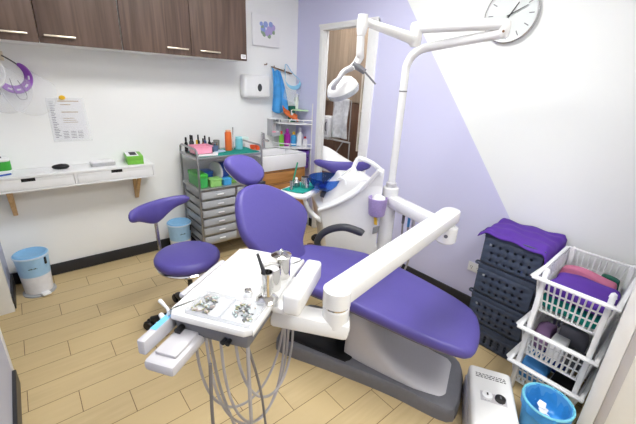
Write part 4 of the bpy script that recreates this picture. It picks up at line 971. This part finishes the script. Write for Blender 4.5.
t = thing('wall_socket', 'white double wall socket low on the lavender wall beside the crates', 'socket', (-.006, -2.37, .31))
MB().box(-.01, -.001, -2.425, -2.315, .315, .39, .003).build('plate', W, t)
m = MB()
for y in (-2.395, -2.345):
    m.box(-.0112, -.0098, y-.008, y-.005, .35, .362).box(-.0112, -.0098, y+.005, y+.008, .35, .362).lathe([(0, .0012), (.004, .0012), (.004, 0)], (-.01, y, .34), AX, seg=10)
m.build('socket_holes', DINK, t)
tag(MB().lathe([(0, .002), (.035, .002), (.04, 0)], (-.33, -.77, .0005), seg=24).build('floor_cap', BROWNM), 'round brown cap in the floor behind the chair back', 'cap')

# ================================================================== NAVY CRATE TOWER
CXF, CXB, CYL, CYR = -.36, -.03, -2.528, -2.868
def panel(o, u, v, W_, H_, nx, nz, x0, z0, hs, m):
    """perforated face: grid of cells with square holes"""
    xs = [0]; zs = [0]
    for i in range(nx): c_ = x0+i*(W_-2*x0)/(nx-1); xs += [c_-hs/2, c_+hs/2]
    for i in range(nz): c_ = z0*.75+i*(H_-1.9*z0)/(nz-1); zs += [c_-hs/2, c_+hs/2]
    xs.append(W_); zs.append(H_); o = V(o); u = V(u); v = V(v)
    g = [[m.bm.verts.new(o+u*x+v*z) for z in zs] for x in xs]
    for i in range(len(xs)-1):
        for k in range(len(zs)-1):
            if i % 2 and k % 2: continue
            m.bm.faces.new((g[i][k], g[i+1][k], g[i+1][k+1], g[i][k+1]))
def crate(z0, z1, label, tip=0):
    t = thing('plastic_crate', label, 'crate', ((CXF+CXB)/2, (CYL+CYR)/2, z0), 'navy crates in the stacked tower')
    h = z1-z0; wd = CYL-CYR; dp = CXB-CXF
    m = MB(); i_ = .008
    panel((CXF+.004, CYL-.004, z0+.004), (0, -1, 0), (0, 0, 1), wd-.008, h-.03, 6, 3, .055, .045, .0165, m)
    panel((CXB-.004, CYL-.004, z0+.004), (0, -1, 0), (0, 0, 1), wd-.008, h-.03, 6, 3, .055, .045, .0165, m)
    panel((CXF+.004, CYL-.004, z0+.004), (1, 0, 0), (0, 0, 1), dp-.008, h-.03, 6, 3, .055, .045, .0165, m)
    panel((CXF+.004, CYR+.004, z0+.004), (1, 0, 0), (0, 0, 1), dp-.008, h-.03, 6, 3, .055, .045, .0165, m)
    m.build('perforated_walls', NAVY, t, solid=.006, recalc=True)
    MB().box(CXF+.012, CXB-.012, CYR+.012, CYL-.012, z0+.002, z0+.010).build('crate_floor', NAVY, t)
    m = MB(); k = .018
    m.box(CXF-.001, CXF+k, CYR-.001, CYL+.001, z1-.034, z1-.001, .003).box(CXB-k, CXB+.001, CYR-.001, CYL+.001, z1-.034, z1-.001, .003).box(CXF+k, CXB-k, CYL-k, CYL+.001, z1-.034, z1-.001, .003).box(CXF+k, CXB-k, CYR-.001, CYR+k, z1-.034, z1-.001, .003)
    m.build('rim', NAVY, t)
    MB().tube([(CXF+.03, CYL+.0, z1-.022), (CXF+.025, CYL+.028, z1-.018), (CXF+.055, CYL+.03, z1-.018), (CXF+.06, CYL+.0, z1-.022)], .007, smooth=4, seg=8).build('clip', NAVY, t)
    MB().box(CXF+.0005, CXF+.0035, CYL-.052, CYL-.038, z0+h*.62, z0+h*.62+.014).build('sticker', mat('grey_sticker', (150, 155, 165), .5), t)
crate(.585, .80, 'topmost navy perforated crate, the one under the violet cloth')
crate(.37, .583, 'second navy perforated crate from the top of the tower')
crate(.158, .368, 'third navy perforated crate from the top of the tower')
crate(.002, .156, 'lowest navy crate standing on the floor under the tower')
m = MB()
def drape(u, v):
    y = -2.50-.44*v*1.0; x = CXF-.02+(.36)*u
    z = .806+.012*math.sin(u*PI)*math.sin(min(1, v*1.1)*PI)+.005*math.sin(v*17+u*7)+.004*math.sin(u*23+v*4)
    if v > .82:
        k = (v-.82)/.18; y = -2.875-.02*k+.012*math.sin(u*14)*k; z = .808-.17*k*(.75+.25*u)
    if v < .08: k = (.08-v)/.08; z -= .035*k*(1-u); y += .01*k
    if u < .1: z -= .03*(.1-u)/.1*(.3+.7*v)
    return (x, y, z)
m.grid(drape, 34, 44)
tag(m.build('violet_cloth', VIOLET, solid=.005, ang=80), 'violet cloth draped over the top navy crate', 'cloth')

# ================================================================== WHITE BASKET RACK
YB0, YB1 = -3.25, -2.905
t = thing('basket_rack', 'white three-tier plastic basket rack in the right corner', 'rack', (-.33, -3.08, 0))
for x, y in ((-.55, -2.94), (-.55, -3.215), (-.11, -2.94), (-.11, -3.215)):
    MB().box(x-.014, x+.014, y-.012, y+.012, .0, .765, .005).lathe([(0, 0), (.016, 0), (.012, .02), (0, .03)], (x, y, .765), seg=12).build('post', W, t)
def basket(zt, hb, parent):
    """open basket: flared front rim, ribbed walls"""
    zb = zt-hb; m = MB()
    xf, xb = -.585, -.085; xi, xo = -.52, -.12
    y0, y1 = YB0+.0, YB1-.0
    def wall(P00, P10, P01, P11, n, rows):
        P00, P10, P01, P11 = map(V, (P00, P10, P01, P11))
        for i in range(n+1):
            q = i/n; m.bar(P00.lerp(P10, q), P01.lerp(P11, q), .008, .005, up=(.3, .5, .1))
        for r_ in range(1, rows):
            q = r_/rows; m.bar(P00.lerp(P01, q), P10.lerp(P11, q), .004, .008)
    b0, b1 = y0+.03, y1-.03
    c = [(xi, b1, zb), (xi, b0, zb), (xo, b0, zb), (xo, b1, zb)]
    tz = zt-.012
    e = [(xf+.02, y1-.01, tz), (xf+.02, y0+.01, tz), (xb-.01, y0+.01, tz+.03), (xb-.01, y1-.01, tz+.03)]
    wall(c[0], c[1], e[0], e[1], 12, 3); wall(c[1], c[2], e[1], e[2], 13, 3); wall(c[2], c[3], e[2], e[3], 12, 3); wall(c[3], c[0], e[3], e[0], 13, 3)
    for i in range(13): y = b0+(b1-b0)*i/12; m.bar((xi, y, zb), (xo, y, zb), .008, .004)
    for i in range(6): x = xi+(xo-xi)*i/5; m.bar((x, b0, zb), (x, b1, zb), .006, .004)
    m.bar((xi, b0, zb), (xi, b1, zb), .012, .012).bar((xo, b0, zb), (xo, b1, zb), .012, .012)
    m.bar((xi, b0, zb), (xo, b0, zb), .012, .012).bar((xi, b1, zb), (xo, b1, zb), .012, .012)
    b = m.build('basket', W, parent)
    m = MB()
    m.bar((xf, y0-.012, zt-.006), (xf, y1+.012, zt-.006), .032, .014, .005).bar((xf+.0, y1, zt-.003), (xb, y1, zt+.028), .02, .014, .005).bar((xf, y0, zt-.003), (xb, y0, zt+.028), .02, .014, .005).bar((xb, y0, zt+.028), (xb, y1, zt+.028), .02, .014, .005)
    m.prism([(xf-.015, 0), (xf+.05, .045), (xb+.02, .02), (xb+.02, 0)], (0, y1-.005, zt-.004), (1, 0, 0), (0, .93, -.5), (0, -.003, -.005))
    m.build('rim', W, b)
for zt, hb in ((.742, .205), (.43, .185), (.2, .16)): basket(zt, hb, t)
def bundle(name, x, y, z, lx, ly, h, m_, label, cat='garment', seed=0, er=None):
    m = MB(); m.pillow([(-lx, -ly), (0, -ly*1.06), (lx, -ly), (lx*1.03, 0), (lx, ly), (0, ly*1.05), (-lx, ly), (-lx*1.04, 0)], lambda a, b_, hh: (x+a+wob(a+seed, b_, hh, .7, .004), y+b_+wob(b_, a+seed, hh, .8, .004), z+hh+(wob(a+seed, b_, 0, .55, .008) if hh > h*.4 else 0)), h, min(lx, ly, h)*.22, h*.06, n=64, rings=9)
    return tag(m.build(name, m_, ang=80), label, cat)
Z1 = .547
bundle('folded_teal_garment', -.39, -3.08, Z1, .12, .125, .075, TEAL, 'folded teal garment at the bottom of the top basket')
bundle('folded_violet_garment', -.40, -3.085, Z1+.09, .125, .13, .06, VIOLET, 'folded violet garment on top in the top basket', seed=3)
bundle('rolled_pink_garment', -.235, -3.06, Z1, .03, .115, .155, PINKC, 'pink rolled garment behind the violet one in the top basket', seed=5)
bundle('rolled_green_garment', -.17, -3.15, Z1, .025, .04, .15, mat('dark_green_cloth', (30, 90, 75), .8, bump=.2), 'small dark green roll at the back right of the top basket', seed=7)
Z2 = .255
bundle('mauve_bag', -.35, -2.98, Z2, .1, .035, .085, mat('mauve_cloth', (130, 100, 140), .7, bump=.3), 'mauve bag lying in the middle basket', 'bag', 2)
tag(MB().box(-.47, -.36, -3.105, -3.03, Z2+.001, Z2+.10, .006).build('white_carton', PAPER), 'white carton in the middle basket', 'carton')
bundle('grey_cushion', -.30, -3.10, Z2, .035, .06, .13, mat('grey_cloth', (118, 118, 126), .8, bump=.2), 'grey cloth bundle at the back of the middle basket', 'cloth', 4)
tag(MB().box(-.48, -.38, -3.19, -3.125, Z2+.001, Z2+.075, .006).build('dark_grey_case', DGREY), 'dark grey case at the right end of the middle basket', 'case')
Z3 = .05
bundle('blue_pouch', -.40, -3.0, Z3, .09, .06, .10, mat('sky_blue_cloth', (70, 140, 205), .6, bump=.2), 'sky blue pouch at the left of the lowest basket', 'pouch', 1)
bundle('dark_blue_bag', -.25, -3.03, Z3, .045, .08, .14, mat('strong_blue_cloth', (30, 70, 160), .6, bump=.2), 'strong blue bag behind the sky blue pouch in the lowest basket', 'bag', 6)
tag(MB().box(-.48, -.33, -3.19, -3.09, Z3+.002, Z3+.07, .006).build('black_pouch', BLACK), 'black case at the right of the lowest basket', 'case')

# ================================================================== BLUE BIN AND POWER BOX
bx, by = -.785, -3.155
t = thing('waste_bin', 'round blue waste bin lined with a blue bag in the front right corner', 'bin', (bx, by, 0))
MB().lathe([(0, .0), (.08, .0), (.102, .24), (.097, .24), (.076, .006), (0, .006)], (bx, by, 0), seg=44).build('bin_body', mat('bin_blue', (90, 165, 220), .4), t)
m = MB(); seg = 60; prof = [(.094, .03), (.098, .15), (.1, .235), (.104, .245), (.108, .238), (.108, .2)]
rings = []
m.grid(lambda u, v: (lambda a, r, z: (bx+r*math.cos(a), by+r*math.sin(a), z))(2*PI*u, [.03, .07, .085, .092, .1035, .108, .107][min(6, int(v*6+.5))]+(.003*math.sin(u*2*PI*7+v*9)+.002*math.sin(u*2*PI*17-v*13))*(1 if v < .85 else .4), [.13, .125, .15, .205, .246, .24, .19][min(6, int(v*6+.5))]), 90, 6)
m.build('bin_bag', mat('blue_film_bag', (60, 150, 220), .3, var=.1, scale=25, alpha=.9), t, ang=80)
MB().tube([(bx+.106*math.cos(2*PI*k/40), by+.106*math.sin(2*PI*k/40), .24) for k in range(40)], .006, closed=True, seg=8).build('bin_rim', mat('aqua_rim', (120, 200, 220), .35), t)
m = MB()
for k in range(3): m.prism([(-.02, -.012), (.015, -.018), (.024, .01), (0, .022), (-.018, .012)], (bx-.005+.018*k, by-.01+.015*k, .15+.012*k), V((1, .2*k, .3)).normalized(), V((-.2, 1, .25-.2*k)).normalized(), (0, .001, .003))
tag(m.build('paper_scraps', PAPER), 'scraps of white paper in the blue waste bin', 'paper')

PB = [(-.765, -2.765), (-.70, -2.94), (-1.03, -3.11), (-1.20, -2.93)]
o = V((-.755, -2.866, 0)); ux = V((-.87, -.49, 0)).normalized(); uy = V((ux.y, -ux.x, 0))
BM = Matrix((ux, uy*-1 if uy.cross(ux).z < 0 else uy, UP)).transposed().to_4x4()
uy = V((-ux.y, ux.x, 0)); BM = Matrix((ux, uy, UP)).transposed().to_4x4(); BM.translation = o
t = thing('utility_box', 'white floor box with two round knobs and printed warning lines', 'box', tuple(o))
MB().box(.0, .40, -.105, .105, .0, .2, .022, BM, 4).build('cover', WG, t)
m = MB().box(.008, .392, -.11, -.098, .0, .12, .003, BM); m.build('side_skirt', LGREY, t)
m = MB(); random.seed(3)
for r_ in range(3):
    y = -.075
    while y < .065:
        L = random.uniform(.006, .02); m.box(.06+r_*.012, .065+r_*.012, y, y+L, .2002, .2008, 0, BM); y += L+.005
m.build('printed_text', DINK, t)
pl_ = MB().box(.185, .245, -.06, .06, .2002, .2018, .0006, BM).build('knob_plate', LGREY, t)
for y, m_, n_ in ((.03, W, 'white_knob'), (-.03, BLACK, 'black_knob')):
    # +y of the box points away from the chair
    p = BM @ V((.213, -y, .2018))
    k_ = MB().lathe([(0, .016), (.018, .016), (.024, .012), (.025, 0)], p, seg=28).build(n_, m_, t)
    p2 = p+V((0, 0, .0162)); MB().bar(p2-ux*.008, p2+ux*.008, .008, .002).build('knob_mark', GREY if m_ is BLACK else DINK, k_)
m = MB(); m.box(.235, .238, -.04, -.02, .2018, .2022, 0, BM).box(.235, .238, .02, .04, .2018, .2022, 0, BM); m.build('plate_text', DINK, pl_)

# ------------------------------------------------------------------ world and view
wd = bpy.data.worlds.new('world'); sc.world = wd; wd.use_nodes = True
wd.node_tree.nodes['Background'].inputs[0].default_value = (.9, .95, 1, 1); wd.node_tree.nodes['Background'].inputs[1].default_value = .3
vs = sc.view_settings; vs.view_transform = 'Standard'; vs.look = 'None'; vs.gamma = 1; vs.use_curve_mapping = False; vs.exposure = .9
sc.cycles.max_bounces = 10; sc.cycles.diffuse_bounces = 6; sc.cycles.transparent_max_bounces = 16
